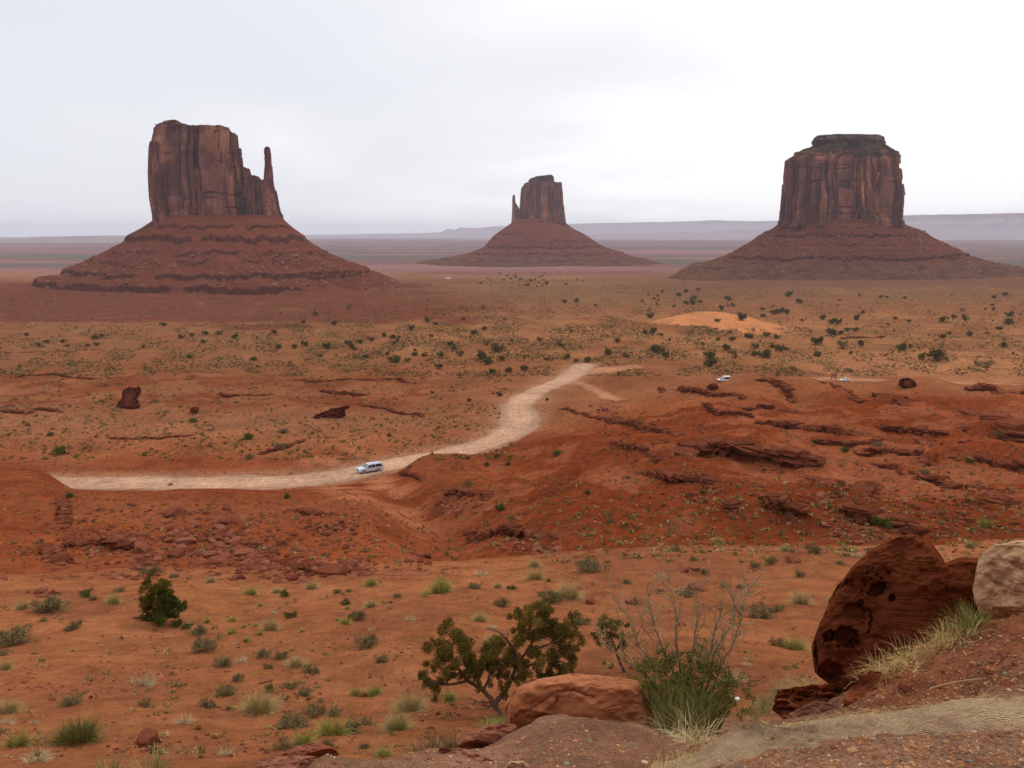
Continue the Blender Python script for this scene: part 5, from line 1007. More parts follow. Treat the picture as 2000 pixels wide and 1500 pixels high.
MID2 = [(1926, 712, 22, 'sparse'), (1910, 709, 16, 'sparse'), (1644, 674, 24, 'sparse'), (1434, 694, 20, 'sparse'), (771, 701, 22, 'green'), (810, 691, 14, 'green'), (1088, 883, 19, 'green'), (978, 988, 24, 'green'), (915, 943, 14, 'sage'), (1148, 960, 14, 'green'), (1724, 1018, 34, 'green'), (1652, 876, 18, 'green'), (1894, 898, 18, 'green'), (1952, 846, 20, 'sage'), (1374, 960, 14, 'green'), (1716, 866, 18, 'sage'), (1926, 1020, 30, 'greengrass'), (1634, 962, 12, 'sage'), (1808, 920, 18, 'sage'), (1804, 940, 14, 'pale'),
 (428, 648, 14, 'sage'), (495, 700, 14, 'green'), (371, 696, 12, 'green'), (119, 878, 28, 'green'), (101, 848, 14, 'green'), (54, 828, 11, 'sage'), (376, 820, 17, 'green'), (485, 851, 22, 'green'), (555, 841, 16, 'sage'), (548, 870, 20, 'sage'), (488, 891, 17, 'sage'), (89, 894, 12, 'brown'), (140, 965, 20, 'green'), (563, 967, 16, 'green'), (333, 945, 8, 'sage'), (1512, 742, 9, 'juniper'), (1548, 718, 12, 'sage'), (1660, 722, 14, 'brown'), (800, 910, 12, 'sage'), (1000, 1010, 14, 'sage'), (1225, 930, 10, 'sage'), (1430, 1010, 12, 'sage'), (1530, 985, 12, 'sage')]
ex = []
for _ in range(46): ex.append((1030 + 50 * rg.normal(), 547 + 8 * rg.normal(), 3 + 3 * rg.random()))
for _ in range(75): ex.append((1100 + 900 * rg.random(), 575 + 120 * rg.random() ** 1.2, 6 + 5 * rg.random()))
for _ in range(30): ex.append((560 + 560 * rg.random(), 600 + 110 * rg.random(), 6 + 5 * rg.random()))
for _ in range(16): ex.append((1240 + 140 * rg.random(), 575 + 10 * rg.normal(), 6 + 3 * rg.random()))
items = []
for q_, (u, v, w) in enumerate(MID + ex): items.append(plant('juniper' if q_ < len(MID) or q_ % 5 else 'sparse', u, v + .3 * w, w * .88 * (1 if q_ < len(MID) else .6 + .8 * rg.random()), 1.05, 150, False))
auto_labels(items, [('the white wagon', 722, 911), ('the road bend', 1010, 810), ('the far end of the pale road', 1140, 713), ('the open truck', 1413, 738), ('the white sedan', 1650, 738), ('the orange dune', 1392, 630), ('the left butte', 430, 640), ('the middle butte', 1050, 540),
   ('the right butte', 1650, 560), ('the stool-like outcrop', 255, 775), ('the right frame edge', 1960, 660), ('the left frame edge', 60, 665), ('the orange hummocks', 900, 660), ('the pebbly flat', 1200, 600)], 'juniper shrubs dotted over the plain', 'shrub')
items = [plant(k, u, v + .3 * w, w, 1.0, 45) for u, v, w, k in MID2]
auto_labels(items, MARKS_R + [('the white wagon', 722, 911), ('the open truck', 1413, 738), ('the white sedan', 1650, 738), ('the rocky hill crest', 330, 955)], 'green and grey shrubs on the slopes', 'shrub')
# uncountable low scrub, grass clumps and stones
def scatter(name, n, reg, kind, mat, sz, seed, cols, dens=None, parent=None):
    g = np.random.default_rng(seed); V_ = []; F_ = []; C_ = []; nv = 0; m = 0
    for (u0, u1, v0, v1, k) in reg:
        u = u0 + (u1 - u0) * g.random(k); v = v0 + (v1 - v0) * g.random(k)
        d = np.exp(np.log(45) + (math.log(1300) - math.log(45)) * g.random(k)); 
        for a, b in zip(u, v):
            if dens is not None and noise2(a / dens[0], b / dens[1], seed) + dens[2] < g.random() * .5: continue
            p = place(a, b, 9); V_.append(p)
    P = np.array(V_); on = np.zeros(len(P), bool)
    i_ = np.clip(np.interp(P[:, 0] / P[:, 1], Aq, np.arange(NA)).round().astype(int), 0, NA - 1); j_ = np.clip(np.interp(np.log(P[:, 1]), LD, np.arange(ND)).round().astype(int), 0, ND - 1)
    P = P[np.maximum(np.maximum(ROADM, TRACK), dm)[i_, j_] < .2]; k = len(P); s = sz[0] + (sz[1] - sz[0]) * g.random(k) ** 2; s = s * (P[:, 1] / 100) ** sz[2]
    if kind == 'tuft':
        q = 14; d = g.normal(size=(k, q, 3)); d[..., 2] = np.abs(d[..., 2]) * .8; d /= np.linalg.norm(d, axis=2, keepdims=True)
        c = P[:, None] + d * s[:, None, None] * .5 * g.random((k, q, 1)); a = d + g.normal(size=(k, q, 3)) * .5; b = np.cross(a, g.normal(size=(k, q, 3))); b /= np.linalg.norm(b, axis=2, keepdims=True); a /= np.linalg.norm(a, axis=2, keepdims=True)
        S = s[:, None, None]; V = np.stack([c - b * S * .16, c + b * S * .16, c + a * S * .42], 2).reshape(-1, 3); Fc = np.arange(len(V)).reshape(-1, 3)
        cc = np.array(cols)[g.integers(len(cols), size=k)]; C = np.repeat(cc * (0.75 + .5 * g.random((k, 1))), q * 3, 0)
    else:
        B, Fi = ICO1[0], ICO1[1]; V0 = np.array([facet(B, g, 5, (1, .8, .6)) for _ in range(12)])[g.integers(12, size=k)]
        a = g.random(k) * 6.283; ca, sa = np.cos(a)[:, None], np.sin(a)[:, None]; x = V0[..., 0] * ca - V0[..., 1] * sa; y = V0[..., 0] * sa + V0[..., 1] * ca
        V = np.stack([x, y, V0[..., 2]], -1) * s[:, None, None] * .5 + P[:, None]; V = V.reshape(-1, 3); Fc = (Fi[None] + (np.arange(k) * len(B))[:, None, None]).reshape(-1, 3)
        cc = np.array(cols)[g.integers(len(cols), size=k)]; C = np.repeat(cc * (0.75 + .5 * g.random((k, 1))), len(B), 0)
    return tag(mesh(name, V, Fc, mat, parent, C, False), kind='stuff')
scatter('low_scrub', 0, [(-60, 2060, 556, 735, 52000), (-60, 1000, 735, 900, 5000), (500, 1400, 600, 700, 9000)], 'tuft', leaf_mat, (.32, .95, .34), 5, [(.24, .18, .09), (.17, .13, .062), (.12, .095, .045), (.30, .22, .12), (.085, .068, .036), (.13, .115, .06)], (60, 22, .3))
scatter('slope_grass', 0, [(-60, 2060, 930, 1100, 1500), (850, 2060, 760, 1080, 1900), (0, 1000, 780, 930, 1200)], 'tuft', leaf_mat, (.22, .6, .25), 6, [(.24, .19, .11), (.32, .26, .16), (.14, .115, .06), (.18, .15, .07)])
scatter('gravelly_stones', 0, [(-60, 900, 950, 1135, 6000), (850, 2060, 770, 1080, 8000), (0, 900, 750, 930, 5000), (0, 1400, 640, 760, 2500)], 'stone', stone_mat, (.07, .60, .5), 7, [(1, 1, 1), (.75, .62, .6), (1.2, 1.2, 1.2), (.85, .8, .78)], (45, 28, .15))
scatter('fallen_rubble', 0, [(cu - su, cu + su, cv - sv, cv + sv, int(n * 4)) for cu, cv, su, sv, w, n in CL] + [(330, 720, 1000, 1130, 350), (90, 330, 970, 1110, 220), (1180, 1400, 800, 900, 300), (1600, 2000, 960, 1050, 300)], 'stone', stone_mat, (.2, 1.0, .3), 17, [(.8, .75, .72), (.6, .5, .48), (1, 1, 1)])
scatter('sand_pebbles', 0, [(-60, 1700, 1100, 1480, 8000)], 'stone', stone_mat, (.025, .14, 0), 8, [(1, 1, 1), (.6, .5, .5), (1.3, 1.4, 1.5), (.85, .8, .78)], (90, 40, .15))
scatter('dry_grass_wisps', 0, [(-60, 1600, 1110, 1480, 2200)], 'tuft', leaf_mat, (.06, .22, 0), 9, [(.33, .25, .15), (.24, .19, .11), (.15, .12, .07)], (90, 40, .1))
# ------------------------------------------------------------------ larger bushes and the gnarled junipers
def px3(P, d0):                              # list of (u, v[, depth offset]) -> world
    return np.array([at(p[0], p[1], d0 + (p[2] if len(p) > 2 else 0)) for p in P])
def crown(name, parent, d0, blobs, n, size, c0, c1, seed, depth=0.8, upb=.3, spread=1.0):
    g = np.random.default_rng(seed); mb = MB()
    for (u, v, r) in blobs:
        rr = r * d0 / F; c = at(u, v, d0 + g.normal() * rr * depth * 1.3)
        sub = [c + g.normal(size=3) * rr * np.array([.55, .8, .5]) * spread for _ in range(int(5 * spread))]
        k = int(n * (r / 18) ** 2); f = g.random() * .7; ca = np.array(c0) * (1 - f) + np.array(c1) * f
        a = leaves(g, sub, k, (rr * .5, rr * .6, rr * .45), size, ca * .7, ca * 1.25, upb=upb); mb.add(a[0], a[1], c=a[2])
    return mb.build(name, leaf_mat, parent, False)
def limbs(parent, d0, polys, seed, c=(1, 1, 1), name='limb', twig=0):
    g = np.random.default_rng(seed)
    for i_, (P, r0, r1) in enumerate(polys):
        mb = MB(); W_ = px3(P, d0); W_ = smooth_line(W_, len(P) * 5); W_[:, :] += g.normal(size=W_.shape) * r0 * .12
        mb.tube(W_, np.linspace(r0, r1, len(W_)), 7, c)
        for _ in range(twig):
            k = g.integers(len(W_) // 3, len(W_)); d = g.normal(size=3) * .5 + [0, 0, .3]; Q = [W_[k]]
            for s in range(4): Q.append(Q[-1] + d * .09); d = d + g.normal(size=3) * .3
            mb.tube(Q, np.linspace(r1 * .8, .003, 5), 4, c)
        mb.build('trunk' if i_ == 0 else name, bark_mat, parent, True)
dj = place(980, 1402, 8)[1]
j1 = empty('juniper_tree', (0, 0, 0)); tag(j1, 'gnarled twisted juniper tree leaning left behind the smooth orange boulder', 'tree')
limbs(j1, dj, [([(990, 1412), (975, 1390), (962, 1372), (944, 1348, .1), (915, 1330, .2), (895, 1305, .1), (880, 1275), (868, 1250)], .065, .016), ([(964, 1376), (985, 1350, .1), (1000, 1325, .15), (1012, 1295, .2), (1030, 1270, .1), (1045, 1240), (1057, 1200)], .055, .013),
    ([(1012, 1295, .2), (998, 1262, .1), (985, 1245), (968, 1232, -.1), (955, 1228)], .04, .012), ([(915, 1330, .2), (882, 1336), (855, 1332, -.2), (832, 1324, -.2)], .035, .01), ([(1030, 1270, .1), (1062, 1262), (1092, 1248, -.2), (1112, 1222)], .035, .01),
    ([(1006, 1310, .2), (1045, 1296), (1080, 1288), (1112, 1298)], .035, .01), ([(944, 1348, .1), (958, 1318), (966, 1288)], .03, .01), ([(962, 1372), (935, 1372, -.2), (918, 1362)], .018, .006)], 1, (.62, .50, .42), twig=7)
BL = [(870, 1262, 20), (888, 1250, 19), (905, 1262, 17), (880, 1288, 20), (905, 1290, 19), (925, 1280, 13), (858, 1284, 12), (960, 1285, 20), (975, 1270, 18), (990, 1290, 16), (965, 1305, 13), (832, 1320, 11), (842, 1333, 12), (858, 1340, 10), (872, 1326, 9), (976, 1346, 10), (848, 1300, 8), (820, 1316, 7), (858, 1258, 8), (940, 1300, 13), (925, 1314, 9), (950, 1268, 9), (985, 1322, 9), (900, 1322, 9), (935, 1338, 8), (978, 1300, 13), (915, 1300, 12), (965, 1330, 9), (888, 1312, 9)]
BR = [(1015, 1205, 11), (1022, 1225, 15), (1045, 1198, 15), (1062, 1186, 12), (1060, 1212, 19), (1085, 1213, 17), (1045, 1235, 18), (1075, 1245, 21), (1100, 1240, 17), (1116, 1212, 11), (1125, 1265, 13), (1100, 1272, 17), (1115, 1290, 13), (1080, 1285, 17), (1060, 1300, 13), (1040, 1268, 12), (1092, 1305, 12), (1010, 1238, 9), (1128, 1242, 8), (1000, 1262, 11), (1030, 1300, 12), (1014, 1328, 9), (1058, 1318, 10), (1020, 1318, 12), (1040, 1330, 10), (1078, 1316, 12), (1020, 1250, 14), (1005, 1290, 12), (1108, 1312, 9), (1052, 1290, 13), (1088, 1328, 8), (992, 1340, 8)]
crown('crown', j1, dj, [(u, v, r * 1.4) for u, v, r in BL + BR], 1150, .024, (.075, .062, .020), (.20, .14, .045), 3)
d2 = place(1216, 1312, 8)[1]
j2 = empty('juniper_tree.001', (0, 0, 0)); tag(j2, 'smaller juniper tree between the gnarled juniper and the bare branched shrub', 'tree')
limbs(j2, d2, [([(1222, 1316), (1208, 1285), (1198, 1255), (1192, 1225)], .05, .015), ([(1203, 1270), (1215, 1250), (1218, 1232)], .025, .01)], 5, (.5, .42, .38), twig=5)
crown('crown', j2, d2, [(1168, 1225, 12), (1183, 1212, 14), (1205, 1218, 12), (1190, 1240, 16), (1210, 1243, 12), (1168, 1248, 9), (1216, 1262, 10), (1158, 1240, 7), (1222, 1222, 8), (1195, 1262, 9)], 900, .032, (.055, .065, .018), (.13, .125, .04), 6)
d3 = place(312, 1213, 8)[1]
g1 = empty('green_bush', (0, 0, 0)); tag(g1, 'big dark green bush standing alone on the sand at the left', 'bush')
limbs(g1, d3, [([(315, 1216), (308, 1190), (300, 1160)], .05, .02), ([(312, 1212), (330, 1195), (345, 1185)], .04, .015), ([(310, 1212), (290, 1205), (276, 1206)], .03, .01)], 8, (.45, .38, .34), twig=3)
crown('foliage', g1, d3, [(298, 1148, 18), (288, 1168, 17), (308, 1142, 13), (288, 1140, 8), (312, 1166, 19), (300, 1188, 16), (285, 1188, 10), (277, 1160, 10), (295, 1170, 15), (322, 1150, 12), (292, 1202, 11)], 1100, .05, (.075, .068, .016), (.15, .12, .028), 9)
crown('foliage', g1, d3, [(330, 1168, 13), (333, 1190, 20), (318, 1197, 17), (350, 1195, 15), (357, 1184, 8), (274, 1208, 7), (282, 1207, 6), (342, 1178, 11), (310, 1205, 13), (345, 1206, 11), (322, 1180, 14)], 1100, .05, (.045, .060, .016), (.088, .105, .030), 10)

d4 = place(1345, 1428, 6.5)[1]
s1 = empty('branchy_shrub', (0, 0, 0)); tag(s1, 'tall shrub with bare grey branches rising from dense green leaves, right of the smooth boulder', 'bush')
STEMS = [[(1332, 1420), (1322, 1360), (1315, 1310), (1298, 1270), (1278, 1225), (1266, 1165), (1262, 1128)], [(1338, 1420), (1345, 1350), (1352, 1280), (1362, 1200), (1360, 1135)], [(1350, 1420), (1368, 1350), (1384, 1285), (1398, 1230), (1412, 1165), (1402, 1118)],
         [(1360, 1418), (1392, 1345), (1412, 1290), (1440, 1240), (1452, 1175), (1476, 1128)], [(1322, 1420), (1300, 1350), (1276, 1300), (1248, 1262), (1226, 1205), (1204, 1168)], [(1340, 1418), (1335, 1340), (1322, 1260), (1318, 1180), (1292, 1100)], [(1355, 1415), (1385, 1330), (1402, 1262), (1432, 1205), (1434, 1150)], [(1328, 1418), (1290, 1360), (1262, 1320), (1222, 1290), (1190, 1262), (1168, 1240)]]
g = np.random.default_rng(41); mb = MB()
for i_, st in enumerate(STEMS):
    W_ = px3([(p[0], p[1], .25 * math.sin(i_ * 2.1) * k / len(st)) for k, p in enumerate(st)], d4); W_ = smooth_line(W_, 26); W_ += g.normal(size=W_.shape) * .006
    cc = np.linspace(0, 1, 26)[:, None]; cl = np.array([.10, .07, .055]) * (1 - cc) + np.array([.30, .235, .20]) * cc
    mb.tube(W_, np.linspace(.014, .0028, 26), 5, np.repeat(cl, 5, 0))
    for _ in range(30):
        k = g.integers(9, 25); d = (W_[k] - W_[k - 1]); d /= np.linalg.norm(d); d = d + g.normal(size=3) * .55; d /= np.linalg.norm(d); Q = [W_[k]]; l_ = (.10 + .2 * g.random()) * d4 / 10
        for s in range(5): Q.append(Q[-1] + d * l_ / 3); d = d + g.normal(size=3) * .16 + [0, 0, .12]; d /= np.linalg.norm(d)
        mb.tube(Q, np.linspace(.005, .0018, 6), 3, (.30, .235, .20))
        if g.random() < .7:
            d_ = g.normal(size=3) * .5 + [0, 0, .6]; Q2 = [Q[3]]
            for s in range(3): Q2.append(Q2[-1] + d_ * l_ / 4); d_ = d_ + g.normal(size=3) * .15
            mb.tube(Q2, np.linspace(.003, .0014, 4), 3, (.31, .245, .21))
mb.build('branches', leaf_mat, s1, True)
BG = [(1262 + 16 * i_, 1300 + 12 * math.sin(i_ * 1.7), 17) for i_ in range(10)] + [(1250 + 17 * i_, 1335 + 8 * math.sin(i_ * 2.3), 20) for i_ in range(12)] + [(1270 + 17 * i_, 1370 + 6 * math.cos(i_), 19) for i_ in range(10)] + [(1300 + 16 * i_, 1398, 15) for i_ in range(6)] + [(1290, 1268, 11), (1372, 1262, 9), (1400, 1280, 12), (1245, 1300, 10), (1420, 1372, 12), (1440, 1200, 4), (1434, 1192, 4), (1428, 1210, 4)]
crown('foliage', s1, d4, BG, 420, .013, (.105, .112, .036), (.23, .225, .09), 11, upb=.9, spread=1.6)
mb = MB(); 
for k in range(80):
    u = 1262 + 165 * g.random(); p = at(u + (1345 - u) * .35, 1418, d4 + .35 * g.normal()); a = blades(g, 26, .05, (.62 + .2 * g.random()) * d4 / 11, .45, .003, (.085, .088, .034), (.20, .195, .085)); mb.add(a[0] + p, a[1], c=a[2])
mb.build('green_stems', leaf_mat, s1, False)
def blade_thing(name, spots, label, cat, seed, par, group=None, dmin=1.5, lift=0.0):
    g_ = np.random.default_rng(seed); mb_ = MB()
    for (u, v) in spots:
        p = place(u, v, dmin); a = blades(g_, *par); mb_.add(a[0] + p + [0, 0, lift], a[1], c=a[2])
    return tag(mb_.build(name, leaf_mat, None, False), label, cat, group)
# leafless twig bush
g = np.random.default_rng(51); mb = MB(); p = place(862, 1478, 6.0); sc_ = p[1] / 12
for q in range(7):
    o_ = p + [(-.40 + .13 * q) * sc_, .1 * g.normal(), 0]
    t_ = MB(); twigs(t_, g, 34, .50 * sc_, .0045, (.15, .105, .075), 1.05, rb=.06)
    for V_, q_, c_ in zip(t_.V, t_.Fq, t_.C): pass
    V_ = np.concatenate(t_.V); mb.add(V_ + o_, np.concatenate(t_.Fq), c=np.concatenate(t_.C))
    a = blades(g, 90, .09, .42 * sc_, 1.0, .003, (.14, .105, .06), (.26, .20, .13)); mb.add(a[0] + o_, a[1], c=a[2])
tag(mb.build('twig_bush', leaf_mat, None, False), 'brown leafless twig bush at the bottom left of the smooth boulder', 'bush')
# yucca rosettes
for q, (u, v, l_) in enumerate([(212, 1530, .95), (300, 1524, 1.15)]):
    p = place(u, v, 5); mb = MB(); a = blades(np.random.default_rng(60 + q), 120, .05, .52 * l_ * p[1] / 11, 1.15, .0085, (.13, .155, .07), (.27, .28, .15), .05); mb.add(a[0] + p, a[1], c=a[2])
    a = blades(np.random.default_rng(70 + q), 50, .06, .4 * p[1] / 11, 1.35, .006, (.33, .27, .17), (.40, .33, .22)); mb.add(a[0] + p, a[1], c=a[2])
    tag(mb.build('yucca', leaf_mat, None, False), ['spiky green yucca at the bottom left edge, the lower and left one', 'larger spiky yucca with dry tips, under the squared red rock'][q], 'yucca', 'yuccas at the bottom edge')
straw0, straw1 = (.25, .17, .085), (.46, .34, .20)
g = np.random.default_rng(77)
blade_thing('straw_clump', [(1700 + 190 * t_ + 8 * g.normal(), 1325 - 85 * t_ + 9 * g.normal()) for t_ in g.random(60)], 'tangle of dry yellow straw along the top of the earth bank before the boulders', 'dry grass', 61, (24, .07, .145, 1.55, .0022, straw0, straw1, .55), 'dry straw clumps', 3.3, .02)
blade_thing('straw_clump', [(1500 + 110 * t_, 1350 - 12 * t_ + 8 * g.normal()) for t_ in g.random(26)], 'pale dry grass on the orange earth lump left of the pitted boulder', 'dry grass', 62, (34, .06, .30, 1.2, .0026, straw0, straw1, .4), 'dry straw clumps', 4.6, .02)
blade_thing('straw_clump', [(1300 + 90 * t_, 1440 + 14 * g.normal()) for t_ in g.random(22)], 'pale curling straw at the foot of the bare branched shrub', 'dry grass', 63, (30, .08, .30, 1.35, .0028, (.34, .27, .17), (.52, .44, .32), .6), 'dry straw clumps', 5.0, .01)
blade_thing('grass_clump', [(1475 + 45 * t_, 1400 - 45 * t_ + 6 * g.normal()) for t_ in g.random(24)], 'grey-green grass clump on the slope under the pale dry grass', 'grass tuft', 64, (36, .06, .24, 1.2, .0028, (.13, .125, .06), (.25, .23, .12), .3), None, 4.6)
blade_thing('grass_clump', [(1285 + 22 * t_, 1420 - 40 * t_) for t_ in g.random(12)], 'green grass between the smooth boulder and the bare branched shrub', 'grass tuft', 65, (34, .06, .24, 1.0, .003, (.10, .12, .05), (.24, .24, .11), .3), None, 6.8)
blade_thing('grass_clump', [(945 + 60 * t_, 1412 + 6 * g.normal()) for t_ in g.random(12)], 'yellow-green grass under the trunk of the gnarled juniper', 'grass tuft', 66, (40, .12, .24, 1.1, .005, (.17, .17, .06), (.30, .27, .12), .3), None, 8)
blade_thing('grass_clump', [(1890 + 26 * t_, 1232) for t_ in g.random(9)], 'fine green grass growing under the gap beside the tan boulder', 'grass tuft', 67, (40, .06, .20, 1.0, .0022, (.10, .11, .04), (.22, .22, .09), .4), None, 4.3)

# ------------------------------------------------------------------ woven erosion mat and the stony shoulder
mm, t, b = mat_new('woven_straw_mat')
wu = attr(t, 'wu').outputs['Fac']; wv = attr(t, 'wv').outputs['Fac']; cmb = N(t, 'ShaderNodeCombineXYZ'); L(t, wu, cmb.inputs[0]); L(t, wv, cmb.inputs[1])
n1 = noise_n(t, cmb.outputs[0], 1.0, 2, .5); 
w1 = math_(t, 'SINE', math_(t, 'ADD', math_(t, 'MULTIPLY', wv, 2 * math.pi), math_(t, 'MULTIPLY', n1, 6.0))); w2 = math_(t, 'SINE', math_(t, 'ADD', math_(t, 'MULTIPLY', wu, 2 * math.pi * .45), math_(t, 'MULTIPLY', wv, math.pi)))
wv_ = math_(t, 'MULTIPLY', ramp(t, w1, -1, 1), ramp(t, w2, -1, 1, .45, 1)); nn = noise_n(t, posn(t), 5, 5, .7); n9 = noise_n(t, posn(t), 60, 3, .7)
c_ = mixc(t, ramp(t, wv_, .1, .75), (.22, .125, .065), (.74, .52, .29)); c_ = mixc(t, ramp(t, nn, .45, .66, 0, .7), c_, (.30, .16, .10)); c_ = mixc(t, ramp(t, n9, .5, .75, 0, .6), c_, (.62, .48, .31))
L(t, c_, b.inputs['Base Color']); bump(t, b, math_(t, 'ADD', wv_, math_(t, 'MULTIPLY', n9, .8)), .008, 1.0)
top = [(1250, 1512), (1330, 1474), (1450, 1431), (1560, 1408), (1660, 1393), (1800, 1378), (1900, 1369), (2000, 1362), (2120, 1352)]
bot = [(1330, 1530), (1420, 1500), (1510, 1475), (1600, 1460), (1690, 1446), (1790, 1440), (1890, 1434), (2000, 1432), (2120, 1432)]
A_ = np.array([place(u, v, 1.6) for u, v in top]); B_ = np.array([place(u, v, 1.6) for u, v in bot]); ns_, nt_ = 420, 60
A_, B_ = smooth_line(A_, ns_), smooth_line(B_, ns_); tt = np.linspace(0, 1, nt_)[None, :, None]
G_ = B_[:, None] * (1 - tt) + A_[:, None] * tt; ar = np.r_[0, np.cumsum(np.linalg.norm(np.diff((A_ + B_) / 2, axis=0), axis=1))]
edge_ = np.sin(tt[..., 0] * math.pi); G_[..., 1] += .02 * noise2(ar[:, None] * 6, tt[..., 0] * 2, 3) * (1 - edge_)
G_[..., 2] = zat(G_[..., 0], G_[..., 1]) - .012 + .045 * edge_ ** .5 * (.8 + .5 * noise2(ar[:, None] * 3, tt[..., 0] * 3, 8)) + .010 * noise2(ar[:, None] * 11, tt[..., 0] * 7, 9)
wid = np.linalg.norm(A_ - B_, axis=1)[:, None]
mat_o = mesh('erosion_mat', G_.reshape(-1, 3), grid_faces(ns_, nt_), mm, None, None, True, {'wu': (ar[:, None] / .030 + 0 * tt[..., 0]).ravel(), 'wv': (tt[..., 0] * wid / .011).ravel()})
tag(mat_o, 'frayed woven straw mat laid across the bank at the bottom right', 'mat')
g = np.random.default_rng(91); mb = MB()
for _ in range(1500):
    i_ = g.integers(ns_); j_ = nt_ - 1 - int(abs(g.normal()) * 14) if g.random() < .7 else g.integers(nt_); j_ = max(0, min(nt_ - 1, j_)); p = G_[i_, j_] + [0, 0, .004]
    dr = (A_[min(i_ + 1, ns_ - 1)] - A_[max(i_ - 1, 0)]); dr /= np.linalg.norm(dr); d = dr * g.choice([-1, 1]) + g.normal(size=3) * .45 + [0, 0, .15 if j_ < nt_ - 4 else .45]; l_ = .02 + .06 * g.random() ** 2; s_ = np.cross(d, [0, 0, 1]); s_ = s_ / np.linalg.norm(s_) * .0011
    q_ = p + d * l_ * .5 + [0, 0, .003]; r_ = p + d * l_; c = np.array(straw0) * .9 + (np.array(straw1) - straw0) * g.random(); mb.add([p - s_, p + s_, q_ + s_, q_ - s_, r_], [(0, 1, 2, 3)], [(3, 2, 4)], c=c)
tag(mb.build('loose_straw', leaf_mat, mat_o, False), kind='stuff')
# gravel and clods
g = np.random.default_rng(95); k = 15000; P = []
for _ in range(k):
    u, v = 380 + 1660 * g.random(), 1395 + 125 * g.random() ** .8; p = place(u, v, 1.6, 7.2)
    if p[1] < 6.8: P.append(p)
for _ in range(5200):
    u = 1640 + 400 * g.random(); v = 1230 + 190 * g.random(); p = place(u, v, 3.35, 5.6)
    if p[1] < 5.5: P.append(p)
P = np.array(P); k = len(P); lum = g.random(k) < .12
s = (.0018 + .0085 * g.random(k) ** 4 + .02 * (g.random(k) < .03) * g.random(k)); V0 = np.array([facet(ICO1[0], g, 6, (1, .8, .65), 0, (.55, .85)) for _ in range(16)])[g.integers(16, size=k)]
a = g.random(k) * 6.283; ca, sa = np.cos(a)[:, None], np.sin(a)[:, None]; V = np.stack([V0[..., 0] * ca - V0[..., 1] * sa, V0[..., 0] * sa + V0[..., 1] * ca, V0[..., 2]], -1) * s[:, None, None] + P[:, None] + [0, 0, .0015]
PC = np.array([(.26, .13, .085), (.22, .10, .065), (.33, .19, .13), (.17, .12, .11), (.42, .31, .25), (.16, .165, .175), (.30, .14, .08)]); cc = PC[g.choice(7, size=k, p=[.28, .22, .18, .12, .07, .04, .09])] * (.75 + .5 * g.random((k, 1)))
tag(mesh('gravel', V.reshape(-1, 3), (ICO1[1][None] + (np.arange(k) * len(ICO1[0]))[:, None, None]).reshape(-1, 3), leaf_mat, None, np.repeat(cc, len(ICO1[0]), 0), False), kind='stuff')
wp = make_plain('crumpled_paper', (.78, .78, .80), .8, 0, .2)
p = place(1441, 1368, 8); V = facet(ICO2[0], np.random.default_rng(5), 14, (1, .7, .5), .2, (.4, .8)); r_ = 9 * p[1] / F
tag(mesh('crumpled_paper', V * r_ + p + [0, 0, r_ * .3], ICO2[1], wp, None, None, False), 'crumpled white paper litter on the sand right of the bare branched shrub', 'litter')
p = place(1398, 1340, 3.0)
# driftwood twig on the bank
p0, p1 = place(1815, 1352, 3.3), place(1925, 1333, 3.3); mb = MB(); W_ = np.linspace(p0, p1, 8); W_[:, 2] += .02 + .012 * np.sin(np.linspace(0, 3, 8)); mb.tube(W_, np.linspace(.004, .002, 8), 5, (.40, .31, .2)); tag(mb.build('dry_stalk', leaf_mat), 'long thin dry stalk lying on the earth bank above the woven mat', 'stalk')

# ------------------------------------------------------------------ vehicles
paint_w = make_plain('white_car_paint', (.78, .79, .82), .25, 0, .5, .02); paint_s = make_plain('silver_car_paint', (.62, .65, .72), .28, .35, .5, .02)
glass = make_plain('dark_glass', (.025, .03, .035), .08, 0, .6, .1); wind = make_plain('windscreen_glass', (.14, .17, .17), .08, 0, .6, .1); tyre_m = make_plain('tyre_rubber', (.02, .019, .018), .8, 0, .3); rim_m = make_plain('alloy_rim', (.50, .49, .47), .35, .6, .5); dark_m = make_plain('black_trim', (.03, .03, .033), .5); lamp_m = make_plain('clear_lamp', (.75, .77, .8), .1, 0, .6); red_m = make_plain('red_lamp', (.45, .02, .02), .2)
seat_m = make_plain('dark_seats', (.05, .05, .06), .8); wood_m = make_rock('weathered_sign_wood', (.14, .07, .045), (.19, .10, .07), 6, .01, 0)
def prism(mb, prof, w, belt=None, tum=0.0, c=(1, 1, 1), bev=.05):
    """side profile (x, z) ccw extruded across y, narrowed above the belt line"""
    P = np.array(prof, float); n = len(P)
    def hw(z, k): return (w - (tum * max(0, z - belt) if belt is not None else 0)) - k
    cz, cx = P[:, 1].mean(), P[:, 0].mean(); rows = []
    ins = P + (np.array([cx, cz]) - P) * .035
    for side, Q, k in ((-1, ins, 0), (-1, P, bev), (1, P, bev), (1, ins, 0)): rows.append(np.array([(x, side * hw(z, k), z) for x, z in Q]))
    o_ = mb.n; V = np.concatenate(rows); q = grid_faces(4, n, True); mb.add(V, q, c=c); mb.caps = getattr(mb, 'caps', []) + [np.arange(n)[None, :] + o_, (np.arange(n) + 3 * n)[None, ::-1] + o_]
def fin(mb, name, mat, parent, smooth=False):
    return mesh(name, np.concatenate(mb.V), [np.concatenate(mb.Fq)] + ([np.concatenate(mb.Ft)] if mb.Ft else []) + getattr(mb, 'caps', []), mat, parent, None, smooth)
